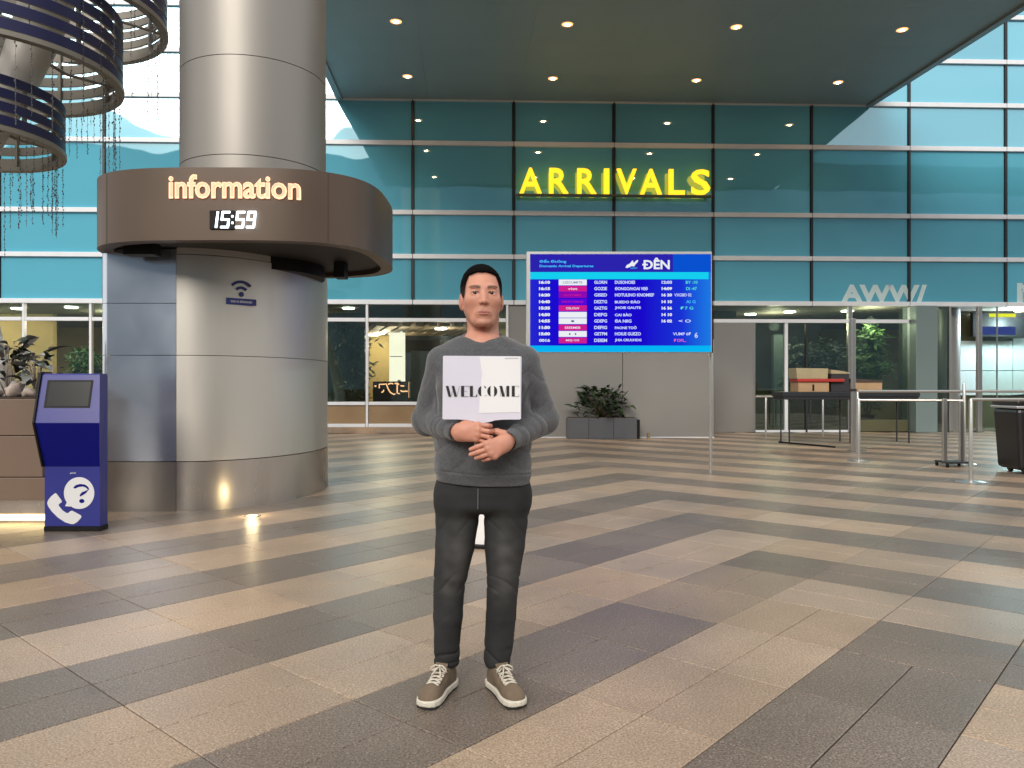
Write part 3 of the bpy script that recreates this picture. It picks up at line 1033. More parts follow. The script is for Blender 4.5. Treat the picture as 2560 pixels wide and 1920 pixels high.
# ------------------------------------------------------------------ stepped planter with plants, left
M_PLANTER = pm('brown_planter_panel', (0.185, 0.130, 0.097), 0.45, 0.1, var=0.06, vscale=1.2, rvar=0.08)
pl = thing('stepped_planter', 'long brown panelled planter with a lit strip under it behind the kiosk', 'planter', (0, 0, 0))
for x1, z0, z1 in ((-4.30, 0.802, 1.131), (-4.262, 0.425, 0.795), (-4.18, 0.212, 0.418)):
    for x0, xx in ((-7.0, -5.62), (-5.615, x1)):
        MB().box(x0, xx, 7.0, 7.9, z0, z1, .005).build('planter_panel', M_PLANTER, pl)
MB().box(-7.0, -4.24, 7.06, 7.9, 0.0, .21).build('plinth', M_COLB, pl)
MB().box(-7.0, -4.26, 7.04, 7.058, 0.025, 0.075).build('light_strip', em('warm_strip', (1.0, 0.74, 0.30), 5.0), pl)
MB().box(-6.95, -4.36, 7.05, 7.85, 1.132, 1.15).build('soil', pm('potting_soil', (0.06, 0.045, 0.035), 0.95, bump=.01, bscale=30), pl)

LEAFM = {
    'dark': pm('dark_leaf', (0.022, 0.050, 0.018), 0.35, 0, var=.35, vscale=4, rnd=.5),
    'grey': pm('grey_leaf', (0.30, 0.31, 0.30), 0.45, 0, var=.25, vscale=5, rnd=.35),
    'maroon': pm('dusky_leaf', (0.032, 0.026, 0.022), 0.4, 0, var=.3, vscale=5, rnd=.4),
    'stem': pm('plant_stem', (0.10, 0.08, 0.055), 0.7, var=.3),
    'pale_stem': pm('pale_driftwood', (0.42, 0.36, 0.31), 0.75, var=.25, vscale=12),
}


def leaf_shape(L, wd, curl, fold):
    """one blade: midrib with two folded halves that arch over"""
    vs, fs = [], []
    n = 6
    for i in range(n + 1):
        t = i / n
        w = wd * math.sin(PI * min(1, t * 1.02)) ** 0.75 * (1.1 - .35 * t) if 0 < t < 1 else 0.0015
        x = L * (t - .15 * curl * t * t)
        z = L * (0.30 * t - curl * t * t * .8)
        vs += [(x, -w, z + fold * w), (x, 0, z), (x, w, z + fold * w)]
    for i in range(n):
        a = 3 * i
        fs += [(a, a + 3, a + 4, a + 1), (a + 1, a + 4, a + 5, a + 2)]
    return MB().raw(vs, fs)


def leafy(name, label, cat, loc, n, rad, h0, h1, kinds, size, stem_mat='stem', group=None, seed=1, spread=1.0):
    rg = np.random.default_rng(seed)
    t = thing(name, label, cat, loc, 0, group)
    meshes = {}
    for k in kinds:
        meshes[k] = [leaf_shape(size * a, size * b, c, f).mesh('leaf', LEAFM[k], True) for a, b, c, f in ((1, .25, .5, .3), (.85, .26, .8, .5), (1.1, .22, .3, .2))]
    st = MB()
    for i in range(n):
        a = rg.uniform(0, 2 * PI)
        u = rg.uniform(0, 1) ** 0.6
        zz = h0 + (h1 - h0) * rg.uniform(0, 1)
        rr = rad * u * (1 - .45 * abs((zz - h0) / (h1 - h0) - .35)) * spread
        p = (rr * math.cos(a), rr * math.sin(a) * .75, zz)
        k = kinds[int(rg.integers(len(kinds)))]
        o = link('leaf', meshes[k][int(rg.integers(3))], t, p, None, (rg.uniform(-.5, .5), rg.uniform(-.9, .35), a + rg.uniform(-.7, .7)))
        s = rg.uniform(.7, 1.25)
        o.scale = (s, s, s)
        if i % 4 == 0:
            st.tube([(p[0] * .1, p[1] * .1, 0), (p[0] * .45, p[1] * .45, zz * .6), p], [.009, .006, .003], 5)
    st.build('stem', LEAFM[stem_mat], t, True)
    return t


leafy('potted_plant', 'dusky broad leaved plant on the left of the brown planter top', 'plant', (-4.86, 7.45, 1.15), 42, .24, .16, .58, ['maroon', 'dark', 'grey'], .17, 'pale_stem', seed=3)
leafy('potted_plant', 'grey leaved plant in the brown planter close behind the kiosk screen', 'plant', (-4.55, 7.38, 1.15), 44, .20, .06, .42, ['grey', 'maroon', 'dark'], .17, 'pale_stem', seed=4)
leafy('potted_plant', 'low dusky plant at the far left end of the brown planter', 'plant', (-5.45, 7.5, 1.15), 30, .26, .05, .40, ['maroon', 'grey'], .16, 'pale_stem', seed=5)
M_ROCK = pm('pinkish_rock', (0.40, 0.33, 0.29), 0.8, var=.3, vscale=14, bump=.01, bscale=20, rnd=.25)


def rock_mesh(seed, sx, sy, sz):
    rg = np.random.default_rng(seed)
    bm = bmesh.new()
    bmesh.ops.create_icosphere(bm, subdivisions=2, radius=1)
    ph = rg.uniform(0, 6, 6)
    for v in bm.verts:
        c = v.co
        k = 1 + .22 * math.sin(3 * c.x + ph[0]) * math.sin(4 * c.y + ph[1]) + .16 * math.sin(6 * c.z + ph[2] + 3 * c.x)
        v.co = (c.x * sx * k, c.y * sy * k, max(c.z, -.6) * sz * k)
    return MB().bm(bm)


for n, (x, y, s, lab) in enumerate(((-4.98, 7.17, (.10, .07, .14), 'tall pale rock standing at the left of the planter top'),
                                    (-4.80, 7.14, (.08, .06, .06), 'small pinkish rock at the front edge of the planter'),
                                    (-4.62, 7.16, (.11, .07, .09), 'broad pinkish rock in front of the grey leaved plant'),
                                    (-4.46, 7.12, (.06, .05, .06), 'little pinkish rock beside the corner of the planter'),
                                    (-5.2, 7.2, (.12, .08, .11), 'rounded pale rock at the outer end of the planter'))):
    o = rock_mesh(n + 30, *s).build('rock', M_ROCK, None, True, None, (x, y, 1.15 + s[2] * .5))
    o.rotation_euler = (0.2 * n, .1, n)
    tag(o, lab, 'rock', 'rocks on the brown planter')

# ------------------------------------------------------------------ ring sculpture: bent trunk, three louvred rings, hanging bead strings
M_RINGO = pm('navy_ring_skin', (0.008, 0.011, 0.075), 0.5, 0.0, var=.15, vscale=3)
M_RINGI = pm('taupe_ring_lining', (0.27, 0.25, 0.215), 0.5, 0.1, var=.1, vscale=3)
M_TRUNK = pm('pale_trunk_metal', (0.66, 0.64, 0.60), 0.45, 0.1, var=.06, vscale=1.2)
M_BEAD = pm('dark_glass_bead', (0.13, 0.135, 0.145), 0.15, 0.3, rnd=.4)
rs = thing('ring_sculpture', 'tall leaning sculpture of navy louvred rings with hanging bead strings', 'sculpture', (0, 0, 0))
path = [(-6.32, 9.5, 0.0), (-6.42, 9.5, 1.3), (-6.72, 9.6, 2.6), (-6.95, 9.8, 3.6), (-6.85, 10.1, 4.5), (-6.50, 10.3, 5.6), (-6.15, 10.4, 6.8), (-5.85, 10.5, 8.2)]
pts, rad = [], []
for i in range(len(path) - 1):
    for k in range(4):
        t = k / 4
        P0, P1, P2, P3 = (Vector(path[max(0, min(len(path) - 1, i + d))]) for d in (-1, 0, 1, 2))
        pts.append(.5 * ((2 * P1) + (-P0 + P2) * t + (2 * P0 - 5 * P1 + 4 * P2 - P3) * t * t + (-P0 + 3 * P1 - 3 * P2 + P3) * t ** 3))
pts.append(Vector(path[-1]))
rad = [float(np.interp(p.z, [0, 1.3, 3.5, 4.5, 6, 8.2], [.24, .22, .15, .18, .30, .36])) for p in pts]
MB().tube(pts, rad, 24).build('trunk', M_TRUNK, rs, True, 60)


def band_mesh(r, h, th=.035, n=72):
    o = [(r * math.cos(2 * PI * i / n), r * math.sin(2 * PI * i / n)) for i in range(n)]
    q = [(x * (r - th) / r, y * (r - th) / r) for x, y in o]
    mb = ring_wall(o, q, 0, h)
    mb.mi = ([0, 1, 1, 1] * n)
    return mb.mesh('band', [M_RINGO, M_RINGI], True, 40)


strand_me = []
for v in range(7):
    rg = np.random.default_rng(90 + v)
    L = 1.0
    mb = MB()
    mb.tube([(0, 0, 0), (0, 0, -L)], .0022, 4)
    z = -.05
    while z > -L:
        r = rg.uniform(.007, .013)
        x, y = rg.normal(0, .006, 2)
        mb.raw([(x + r, y, z), (x, y + r, z), (x - r, y, z), (x, y - r, z), (x, y, z + r * 1.5), (x, y, z - r * 1.5)],
               [(0, 1, 4), (1, 2, 4), (2, 3, 4), (3, 0, 4), (1, 0, 5), (2, 1, 5), (3, 2, 5), (0, 3, 5)])
        z -= rg.choice([.03, .035, .045, .06, .12], p=[.3, .3, .2, .12, .08])
    strand_me.append(mb.mesh('bead_string', M_BEAD))

for cx, cy, r, H, hb, nb, ns, lo, hi in ((-7.2, 10.05, 1.2, 3.2, .66, 4, 44, .75, 1.25), (-6.9, 10.25, 1.55, 4.2, .95, 5, 52, .75, 1.45), (-6.5, 10.75, 1.55, 5.2, .80, 5, 52, .5, 1.35)):
    rg = np.random.default_rng(int(H * 10))
    rn = link('ring', None, rs, (cx, cy, EYE + H))
    pitch = hb / nb
    bm_ = band_mesh(r, pitch * .70)
    n_ = 72
    o_ = [((r + .015) * math.cos(2 * PI * i / n_), (r + .015) * math.sin(2 * PI * i / n_)) for i in range(n_)]
    q_ = [(x * (r - .11) / r, y * (r - .11) / r) for x, y in o_]
    ring_wall(o_, q_, -.075, -.012).build('lip', M_RINGI, rn, True, 40)
    for k in range(nb):
        link('band', bm_, rn, (0, 0, pitch * k))
    for k in range(10):
        a = 2 * PI * k / 10 + .3
        MB().box(r - .085, r - .038, -.02, .02, .0, hb - .04, .004).build('upright', M_RINGI, rn).rotation_euler = (0, 0, a)
    for k in range(4):
        a = 2 * PI * k / 4 + .5
        e = Vector((r - .06, 0, .04))
        MB().tube([(0.12, 0, hb * .5), (r * .55, 0, .12), e], [.03, .022, .02], 8).build('spoke', M_RINGI, rn, True).rotation_euler = (0, 0, a)
    for k in range(ns):
        a = 2 * PI * (k + rg.uniform(-.4, .4)) / ns
        o = link('bead_string', strand_me[k % 7], rn, ((r - .02 - rg.uniform(0, .12)) * math.cos(a), (r - .02 - rg.uniform(0, .12)) * math.sin(a), 0))
        o.scale = (1, 1, rg.uniform(lo, hi) * (.65 + .5 * abs(math.sin(a * 2.5))))

# ------------------------------------------------------------------ ARRIVALS sign
E_YEL = em('yellow_neon', (1.0, 0.52, 0.02), 1.3)
sg = thing('arrivals_sign', 'large glowing yellow ARRIVALS letters on a ledge across the glass front', 'sign', (0, FY, 0), FROT)
for ch, a, b in (('A', 1298, 1353), ('R', 1372, 1420), ('R', 1442, 1490), ('I', 1509, 1522), ('V', 1541, 1591), ('A', 1600, 1654), ('L', 1672, 1712), ('S', 1729, 1776)):
    k = 20.9 / 1928
    fit_text('letter', ch, (a - 1280) * k, (b - 1280) * k, 6.47, 7.15, E_YEL, sg, y=-.22, depth=.09, fat=.012)
MB().box(.10, 5.42, -.30, -.12, 6.40, 6.445, .005).build('ledge', pm('ledge_metal', (.16, .15, .09), .4, .3), sg)
for x in (.2, 1.9, 3.6, 5.3):
    MB().box(x - .015, x + .015, -.12, 0.0, 6.41, 6.44).build('bracket', M_DARKMET, sg)

# ------------------------------------------------------------------ flight display on posts
DY = 10.95
fb = thing('flight_display', 'big blue flight arrivals display with ĐÊN heading in a silver frame on steel posts', 'display', (0, DY, 0))
MB().box(.205, 2.838, 0, .13, 1.730, 3.165, .006).build('frame', pm('silver_frame', (.55, .55, .55), .35, .6, var=.05), fb)
for x in (.225, 2.862):
    MB().lathe([(.024, 0.0), (.024, 3.15)], 14, (x, .16)).build('post', M_STEEL, fb, True, 40)
MB().box(2.84, 2.858, .02, .12, 1.73, 3.165).build('side_trim', M_BLACK, fb)


def sx(cx):
    return (1300 + cx * .226 - 1280) * DY / 1928


def sz(cy):
    return EYE - (620 + cy * .226 - 968) * DY / 1928


ES = 0.70
E_SBLUE = em('screen_blue', srgb(26, 12, 205), ES)
_nt = E_SBLUE.node_tree
_tc = _nt.nodes.new('ShaderNodeTexCoord')
_sp = _nt.nodes.new('ShaderNodeSeparateXYZ')
_rp = _nt.nodes.new('ShaderNodeValToRGB')
_rp.color_ramp.elements[0].position = 0.0
_rp.color_ramp.elements[0].color = (*srgb(36, 40, 205), 1)
_rp.color_ramp.elements[1].position = 1.0
_rp.color_ramp.elements[1].color = (*srgb(28, 120, 225), 1)
for _p, _c in ((.12, (26, 12, 205)), (.62, (24, 8, 200)), (.84, (24, 50, 210))):
    _e = _rp.color_ramp.elements.new(_p)
    _e.color = (*srgb(*_c), 1)
_nt.links.new(_tc.outputs['Generated'], _sp.inputs[0])
_nt.links.new(_sp.outputs['X'], _rp.inputs['Fac'])
_nt.links.new(_rp.outputs['Color'], _nt.nodes['Emission'].inputs['Color'])
E_SHEAD = em('screen_header', srgb(42, 34, 170), ES)
E_SHEAD2 = em('screen_header_blue', srgb(8, 80, 205), ES)
E_SCYAN = em('screen_cyan', srgb(20, 205, 235), ES)
E_SCYAN2 = em('screen_cyan_blue', srgb(5, 178, 240), ES)
E_SPINK = em('screen_pink', srgb(205, 30, 140), ES)
E_SPURP = em('screen_purple', srgb(140, 10, 175), ES)
E_SVIOL = em('screen_violet', srgb(85, 10, 215), ES)
E_SWHITE = em('screen_white', srgb(232, 236, 240), ES)
E_SLTEXT = em('screen_text', srgb(205, 215, 250), ES)
E_SCTEXT = em('screen_cyan_text', srgb(70, 190, 250), ES)
E_SGREEN = em('screen_green_text', srgb(90, 225, 200), ES)
E_SRED = em('screen_red_text', srgb(225, 110, 190), ES)
E_SDIM = em('screen_dim_text', srgb(90, 100, 150), ES)
scr = MB().box(sx(112), sx(2112), -.004, .01, sz(1150), sz(68)).build('screen', E_SBLUE, fb)


def pan(name, x0, x1, y0, y1, mat, d):
    return MB().box(sx(x0), sx(x1), -.004 - .002 * d, -.003 - .002 * (d - 1), sz(y1), sz(y0)).build(name, mat, scr)


pan('header', 112, 1690, 68, 266, E_SHEAD, 1)
pan('header', 1692, 2112, 68, 266, E_SHEAD2, 1)
pan('cyan_band', 112, 2085, 267, 346, E_SCYAN, 1)
pan('cyan_band', 112, 2112, 1080, 1150, E_SCYAN2, 1)


def st(body, x0, x1, yc, h, mat, name='screen_text', d=3, fat=.02, **kw):
    return fit_text(name, body, sx(x0), sx(x1), sz(yc + h / 2), sz(yc - h / 2), mat, scr, y=-.004 - .002 * d, fat=fat, **kw)


st('DÊN', 1366, 1655, 172, 128, E_SWHITE, 'heading', fat=.03)
pan('heading_bar', 1352, 1412, 176, 194, E_SWHITE, 3)
st('Đến Đường', 215, 512, 150, 44, E_SCTEXT, fat=.03)
st('Domestic Arrival Departures', 215, 812, 204, 34, E_SCTEXT, fat=.03)
# little emblem: a bird-like swoosh
em_p = [(1165, 218), (1180, 190), (1215, 172), (1238, 142), (1250, 140), (1252, 160), (1262, 164), (1288, 136), (1308, 134), (1300, 158), (1275, 182), (1262, 206), (1235, 200), (1212, 212), (1185, 222)]
MB().prism([(sx(a), sz(b)) for a, b in em_p], -.010, -.007, 'y').build('emblem', E_SWHITE, scr)
st('TaiPORT', 1215, 1298, 224, 14, E_SCTEXT)
rows = [380, 450, 520, 595, 665, 738, 808, 880, 950, 1022]
times = ['16:10', '16:15', '16:20', '14:40', '15:35', '14:50', '14:55', '11:50', '15:00', '0016']
tiles = [(E_SWHITE, 'LIZCUMITE', E_SDIM), (E_SPINK, 'viet', E_SWHITE), (E_SPURP, 'GLIZOMEE', E_SPINK), (E_SVIOL, 'EEEZTOMAJS', E_SPINK), (E_SPINK, 'OSLOUV', E_SWHITE),
         (E_SWHITE, '', None), (E_SWHITE, '.', E_SDIM), (E_SPINK, 'EEEEMEB', E_SWHITE), (E_SWHITE, '. .', E_SDIM), (E_SPINK, 'MZJ OZ', E_SWHITE)]
fl = ['GLORIN', 'GOZIE', 'GISED', 'DEZTG', 'GAZTIG', 'DEFG', 'GDEPG', 'DEFIG', 'GETPM', 'DEIEM']
de = [('DUSOHOIEI', 1270), ('ĐONGO/HOAI VEĐ', 1412), ('HOTULINO KNOMIEF', 1482), ('BUEDO ĐÀO', 1326), ('JHOIE GAUTE', 1336), ('CAI BÀO', 1234), ('ĐA NIIG', 1232), ('PAONE TOÔ', 1290), ('HOIUE GUEZO', 1336),
      ('JHIA CRUUHDG', 1342)]
c5 = ['12:03', '14:09', '16 20', '14 10', '16 36', '14 10', '16 02', '', '', '']
c6 = [('BY :10', 1832, 1962, E_SGREEN), ('DI :47', 1836, 1955, E_SGREEN), ('VXGBD 02', 1705, 1895, E_SLTEXT), ('AI G', 1836, 1940, E_SCTEXT), ('Đ7 G', 1772, 1915, E_SGREEN), ('', 0, 0, None), ('< O', 1752, 1888, E_SLTEXT), ('', 0, 0, None),
      ('VUMP 6Đ', 1690, 1895, E_SLTEXT), ('ĐOPL..', 1700, 1838, E_SRED)]
for i, y in enumerate(rows):
    mt, tx, tm = tiles[i]
    pan('airline_tile', 428, 738, y - 31, y + 33, mt, 1)
    if tx and tm:
        w = len(tx) * 11 + 8
        st(tx, 582 - w, 582 + w, y + 2, 24, tm, fat=.01)
    st(times[i], 210, 332, y, 34, E_SWHITE if i < 9 else E_SLTEXT, fat=.06)
    st(fl[i], 820, 962, y, 36, E_SLTEXT, fat=.035)
    st(de[i][0], 1048, de[i][1], y, 36, E_SLTEXT, fat=.035)
    if c5[i]:
        st(c5[i], 1565, 1680, y, 34, E_SWHITE if i else E_SLTEXT, fat=.05)
    if c6[i][0]:
        st(c6[i][0], c6[i][1], c6[i][2], y, 34, c6[i][3], fat=.02)
st('6', 1930, 1965, 965, 60, E_SLTEXT)

# ------------------------------------------------------------------ grey trough with a leafy plant in front of the grey wall
M_TROUGH = pm('slate_trough', (0.085, 0.092, 0.105), 0.5, 0.05, var=.08, vscale=2)
tr = thing('trough_planter', 'long slate grey rectangular trough planter against the grey wall', 'planter', (0, 18.5, 0))
MB().box(1.33, 1.84, 0, .45, 0, .50, .008).build('trough_panel', M_TROUGH, tr)
MB().box(1.844, 2.44, 0, .45, 0, .50, .008).build('trough_panel', M_TROUGH, tr)
MB().box(2.444, 3.0, 0, .45, 0, .50, .008).build('trough_panel', M_TROUGH, tr)
MB().box(3.003, 3.07, 0, .45, 0, .46, .008).build('end_cap', M_BLACK, tr)
MB().box(1.36, 2.97, .03, .42, .501, .515).build('soil', MATS['potting_soil'], tr)
leafy('leafy_bush', 'dark green broad leaved bush growing in the grey trough', 'bush', (2.17, 18.7, .51), 290, .68, .0, .72, ['dark'], .20, seed=8)
for x in (3.35, 3.5, 4.3):
    pass

# floor stop and cable on the floor right of the trough
fs = thing('floor_stop', 'small brass coloured door stop on the paving right of the trough', 'door stop', (3.32, 18.75, 0))
MB().lathe([(.05, 0), (.05, .02), (.03, .03), (.03, .10), (.036, .12), (.02, .13)], 14).build('stop_body', pm('brass', (.42, .33, .18), .35, .8), fs, True, 40)

# ------------------------------------------------------------------ white stand behind the man's legs
wsn = thing('floor_stand', 'bright white floor stand on a black foot, glimpsed between the legs of the man', 'stand', (-.25, 6.0, 0), R(-14))
MB().prism([(-.05, .03), (-.17, .80), (.17, .80), (.17, .03)], -.06, .06, 'y').build('stand_panel', pm('gloss_white', (.85, .85, .86), .3), wsn)
MB().box(-.19, .19, -.09, .09, 0, .028, .006).build('stand_foot', M_BLACK, wsn)

# ------------------------------------------------------------------ steel barriers, right
def barrier(label, posts, rails, base=True, r=.024):
    t = thing('steel_barrier', label, 'barrier', (posts[0][0], posts[0][1], 0), 0, 'steel queue barriers by the entrance')
    x0, y0 = posts[0][:2]
    for x, y, h in posts:
        p = [(.0, 0), (r, 0), (r, h - .02), (r * .7, h)]
        MB().lathe(p, 16, (x - x0, y - y0)).build('post', M_STEEL, t, True, 40)
        if base:
            MB().lathe([(0.0, 0), (.185, .0), (.185, .008), (.15, .018), (.04, .03)], 28, (x - x0, y - y0)).build('base_plate', M_STEEL, t, True, 40)
    for (xa, ya, xb, yb, z, rr) in rails:
        MB().tube([(xa - x0, ya - y0, z), (xb - x0, yb - y0, z)], rr, 10).build('rail', M_STEEL, t, True, 40)
    return t


barrier('steel barrier with a round base standing left of the black bin, ahead of the boxes', [(5.80, 12.9, 1.05), (7.28, 12.42, 1.30)], [(5.80, 12.9, 7.28, 12.42, 1.025, .02)])
barrier('nearest steel barrier, its post on a round base in front of the black bin', [(5.98, 10.05, 1.09), (8.6, 9.9, 1.09)], [(5.98, 10.05, 8.6, 9.9, 1.08, .022)])
barrier('long steel handrail crossing behind the bin to the entrance', [(6.72, 15.0, 1.15), (11.2, 15.0, 1.15)], [(6.72, 15.0, 11.2, 15.0, 1.16, .028)])
barrier('low steel frame rail left of the boxes by the entrance glass', [(6.45, 19.6, 1.0), (7.9, 19.6, 1.0)], [(6.2, 19.6, 8.4, 19.6, 1.0, .03)], base=False)
tp = thing('tall_post', 'tall bare steel post standing on the paving before the entrance', 'post', (6.57, 14.85, 0))
MB().box(-.04, .04, -.03, .03, 0.0, 2.56, .006).build('post_shaft', M_STEEL, tp)
MB().box(-.05, .05, -.04, .04, 1.16, 1.21, .004).build('post_clamp', M_DARKMET, tp)
rd = MB().tube([(5.95, 17.2, .02), (6.6, 15.75, .02)], .018, 8).build('floor_rod', M_BLACK, None, True)
tag(rd, 'thin black rod lying on the paving by the tall steel post', 'rod')

# inspection table and boxes
M_TABLE = pm('dark_table_steel', (.045, .052, .06), .35, .5, var=.1)
it = thing('inspection_table', 'dark steel counter carrying the boxes behind the barriers', 'table', (0, 17.0, 0))
MB().box(5.98, 9.0, 0, .75, 1.03, 1.135, .01).build('table_top', M_TABLE, it)
MB().box(6.0, 8.98, .02, .73, .965, 1.028, .005).build('apron', M_DARKMET, it)
for x in (6.15, 7.5, 8.8):
    for y in (.10, .64):
        MB().lathe([(.018, 0), (.018, .964)], 10, (x, y)).build('leg', M_DARKMET, it, True, 40)
M_CARD = pm('cardboard', (.42, .28, .16), .8, var=.12, vscale=5, bump=.001, bscale=40)
M_CARDP = pm('pale_cardboard', (.36, .31, .19), .8, var=.12, vscale=5)


def box_thing(name, label, x0, x1, y0, y1, z0, z1, mat, taper=0.0, cat='box', tape=True, lid=None, rz=0.0):
    t = thing(name, label, cat, ((x0 + x1) / 2, (y0 + y1) / 2, z0), rz)
    w, d, h = (x1 - x0) / 2, (y1 - y0) / 2, z1 - z0
    b = MB().box(-w, w, -d, d, 0, h, .006)
    if taper:
        b.v = [(x * (1 + taper * z / h), y, z - taper * .35 * x * z / h) for x, y, z in b.v]
    b.build('carton', mat, t)
    if tape:
        MB().box(-w + .002, w - .002, -.03, .03, h + .0005, h + .003).build('tape', pm('packing_tape', (.30, .22, .12), .3), t)
        MB().box(-.03, .012, -d - .003, -d - .0005, h * .1, h * .75).build('print_mark', M_BLACK, t)
    if lid:
        MB().prism([(-w - .01, h), (-w - .01, h + .09), (w * .4, h + .055), (w + .01, h + .02), (w + .01, h)], -d - .01, d + .01, 'y').build('flap', lid, t)
    return t


box_thing('cardboard_box', 'brown cardboard box under the red tray on the counter', 6.35, 7.03, 17.1, 17.6, 1.136, 1.355, M_CARD)
rt = tag(MB().box(6.33, 7.36, 17.06, 17.6, 1.357, 1.425, .012).build('red_tray', pm('red_plastic', (.42, .035, .03), .4, var=.08)), 'flat red tray lying between two boxes on the counter', 'tray')
box_thing('cardboard_box', 'pale cream carton resting on top of the red tray', 6.32, 7.0, 17.1, 17.6, 1.426, 1.66, M_CARDP, .05, tape=False)
box_thing('cardboard_box', 'tan box with a dark lid on the counter right of the tall post', 7.60, 8.21, 17.1, 17.6, 1.136, 1.345, M_CARD, lid=pm('dark_flap', (.06, .04, .035), .6), tape=False)
box_thing('suitcase', 'dark case with a pale top on the counter beside the stacked boxes', 7.10, 7.50, 17.15, 17.6, 1.136, 1.54, pm('dark_case', (.03, .03, .035), .5), tape=False, cat='case', lid=M_CARDP)

# black bin at the right edge
bn_ = thing('wheeled_bin', 'black wheeled bin with a grey rimmed lid behind the nearest barrier', 'bin', (7.66, 11.2, 0), R(-6))
M_BIN = pm('black_plastic', (.010, .010, .012), .35, var=.2)
bb_ = MB().box(-.48, .48, -.35, .35, .055, .93, .05)
bb_.v = [(x * (0.90 + .10 * (z - .12) / .81), y * (0.92 + .08 * (z - .12) / .81), z) for x, y, z in bb_.v]
bb_.build('bin_body', M_BIN, bn_)
MB().box(-.50, .50, -.37, .37, .935, .975, .012).build('rim', pm('grey_rim', (.45, .46, .48), .35, .4), bn_)
MB().box(-.49, .49, -.36, .36, .977, 1.06, .03).build('lid', M_BIN, bn_)
for x in (-.38, -.12, .2):
    MB().box(x - .05, x + .05, -.30, -.22, 1.061, 1.085, .01).build('lid_catch', pm('grey_rim', (.45, .46, .48), .35, .4), bn_)
MB().lathe([(.0, -.02), (.045, -.02), (.055, 0), (.05, .02), (.0, .03)], 16).build('knob', pm('cream_plastic', (.62, .55, .45), .5), bn_, True, 40, (-.33, -.36, .35)).rotation_euler = (R(90), 0, 0)
for x in (-.30, .30):
    for y in (-.24, .24):
        MB().lathe([(.02, -.02), (.06, -.02), (.06, .02), (.02, .02)], 16).build('wheel', M_BIN, bn_, True, 40, (x, y * .8, .06)).rotation_euler = (0, R(90), 0)
# folded trolley posts just behind the bin
tl = thing('luggage_trolley', 'upright steel trolley frame standing left of the black bin', 'trolley', (6.85, 12.0, 0))
for x, y, h in ((-.12, 0, 1.06), (.2, .1, 1.02)):
    MB().box(x - .035, x + .035, y - .02, y + .02, .09, h, .006).build('upright', M_STEEL, tl)
MB().box(-.16, .26, -.12, .22, .06, .09, .01).build('deck', M_DARKMET, tl)
for x in (-.13, .22):
    for y in (-.1, .2):
        MB().lathe([(.01, -.012), (.03, -.012), (.03, .012), (.01, .012)], 12).build('wheel', M_BLACK, tl, True, 40, (x, y, .03)).rotation_euler = (0, R(90), 0)

# ------------------------------------------------------------------ things inside the lobby
def inside(s, d, z=0.0):
    return Matrix.Rotation(FROT, 3, 'Z') @ Vector((s, d, z)) + Vector((0, FY, 0))


def bush(label, s, d, z0, w, dp, h, n, size, seed, mat, pot=True, h0=.2):
    rg = np.random.default_rng(seed)
    t = thing('indoor_tree', label, 'indoor tree', inside(s, d, z0), FROT, 'indoor trees behind the glass')
    mb = MB()
    cl = [(rg.uniform(-1, 1) * w * .8, rg.uniform(-1, 1) * dp * .8, h * (h0 + (1 - h0) * rg.uniform(0, 1))) for _ in range(26)]
    for i in range(n):
        c = cl[int(rg.integers(len(cl)))]
        p = Vector(c) + Vector(rg.normal(0, 1, 3)) * (.17 * w + .05)
        a, e, L = rg.uniform(0, 2 * PI), rg.uniform(-.9, .6), size * rg.uniform(.6, 1.3)
        d1 = Vector((math.cos(a) * math.cos(e), math.sin(a) * math.cos(e), math.sin(e))) * L
        d2 = d1.orthogonal().normalized() * L * .14
        mb.raw([p, p + d1 * .5 + d2, p + d1, p + d1 * .5 - d2], [(0, 1, 2, 3)])
    mb.build('crown', mat, t, kind='stuff')
    st_ = MB()
    for i in range(7):
        c = cl[i]
        st_.tube([(c[0] * .15, c[1] * .15, .25), (c[0] * .5, c[1] * .5, c[2] * .6), c], [.02, .014, .006], 6)
    st_.build('trunk', LEAFM['stem'], t, True)
    if pot:
        MB().lathe([(.16, 0), (.22, .4), (.23, .42), (.20, .42), (.19, .36)], 20).build('pot', M_BLACK, t, True, 40)
    return t


M_BAM = pm('bamboo_leaf', (0.085, 0.19, 0.05), .5, var=.4, vscale=3)
M_DKL = pm('deep_green_leaf', (0.014, 0.035, 0.017), .5, var=.4, vscale=3)
bush('tall dark bushy tree behind the glass left of the gold lettered counter', -4.55, 1.2, .02, .45, .5, 2.9, 1500, .22, 21, M_DKL)
bush('feathery green bamboo behind the right pane beyond the tan box', 10.3, .95, .02, .50, .35, 2.75, 2200, .24, 22, M_BAM, h0=.3)
bush('dark green tree behind the glass above the stacked boxes', 9.0, 1.6, .02, .75, .5, 2.6, 1800, .22, 23, M_DKL, h0=.3)
bush('round green tree in the lobby behind the left planter', -12.15, 1.5, .02, .42, .4, 2.35, 1100, .18, 24, M_BAM, h0=.55)

dk = thing('black_cabinet', 'low black cabinet in the lobby behind the kiosk', 'cabinet', inside(-11.85, 1.6), FROT)
MB().box(-.55, .55, -.3, .3, .02, 1.75, .03).build('cabinet_body', M_BLACK, dk)
MB().box(.05, .52, -.36, -.31, .05, 1.1, .02).build('cabinet_door', pm('dark_grey_laminate', (.03, .032, .036), .4), dk)

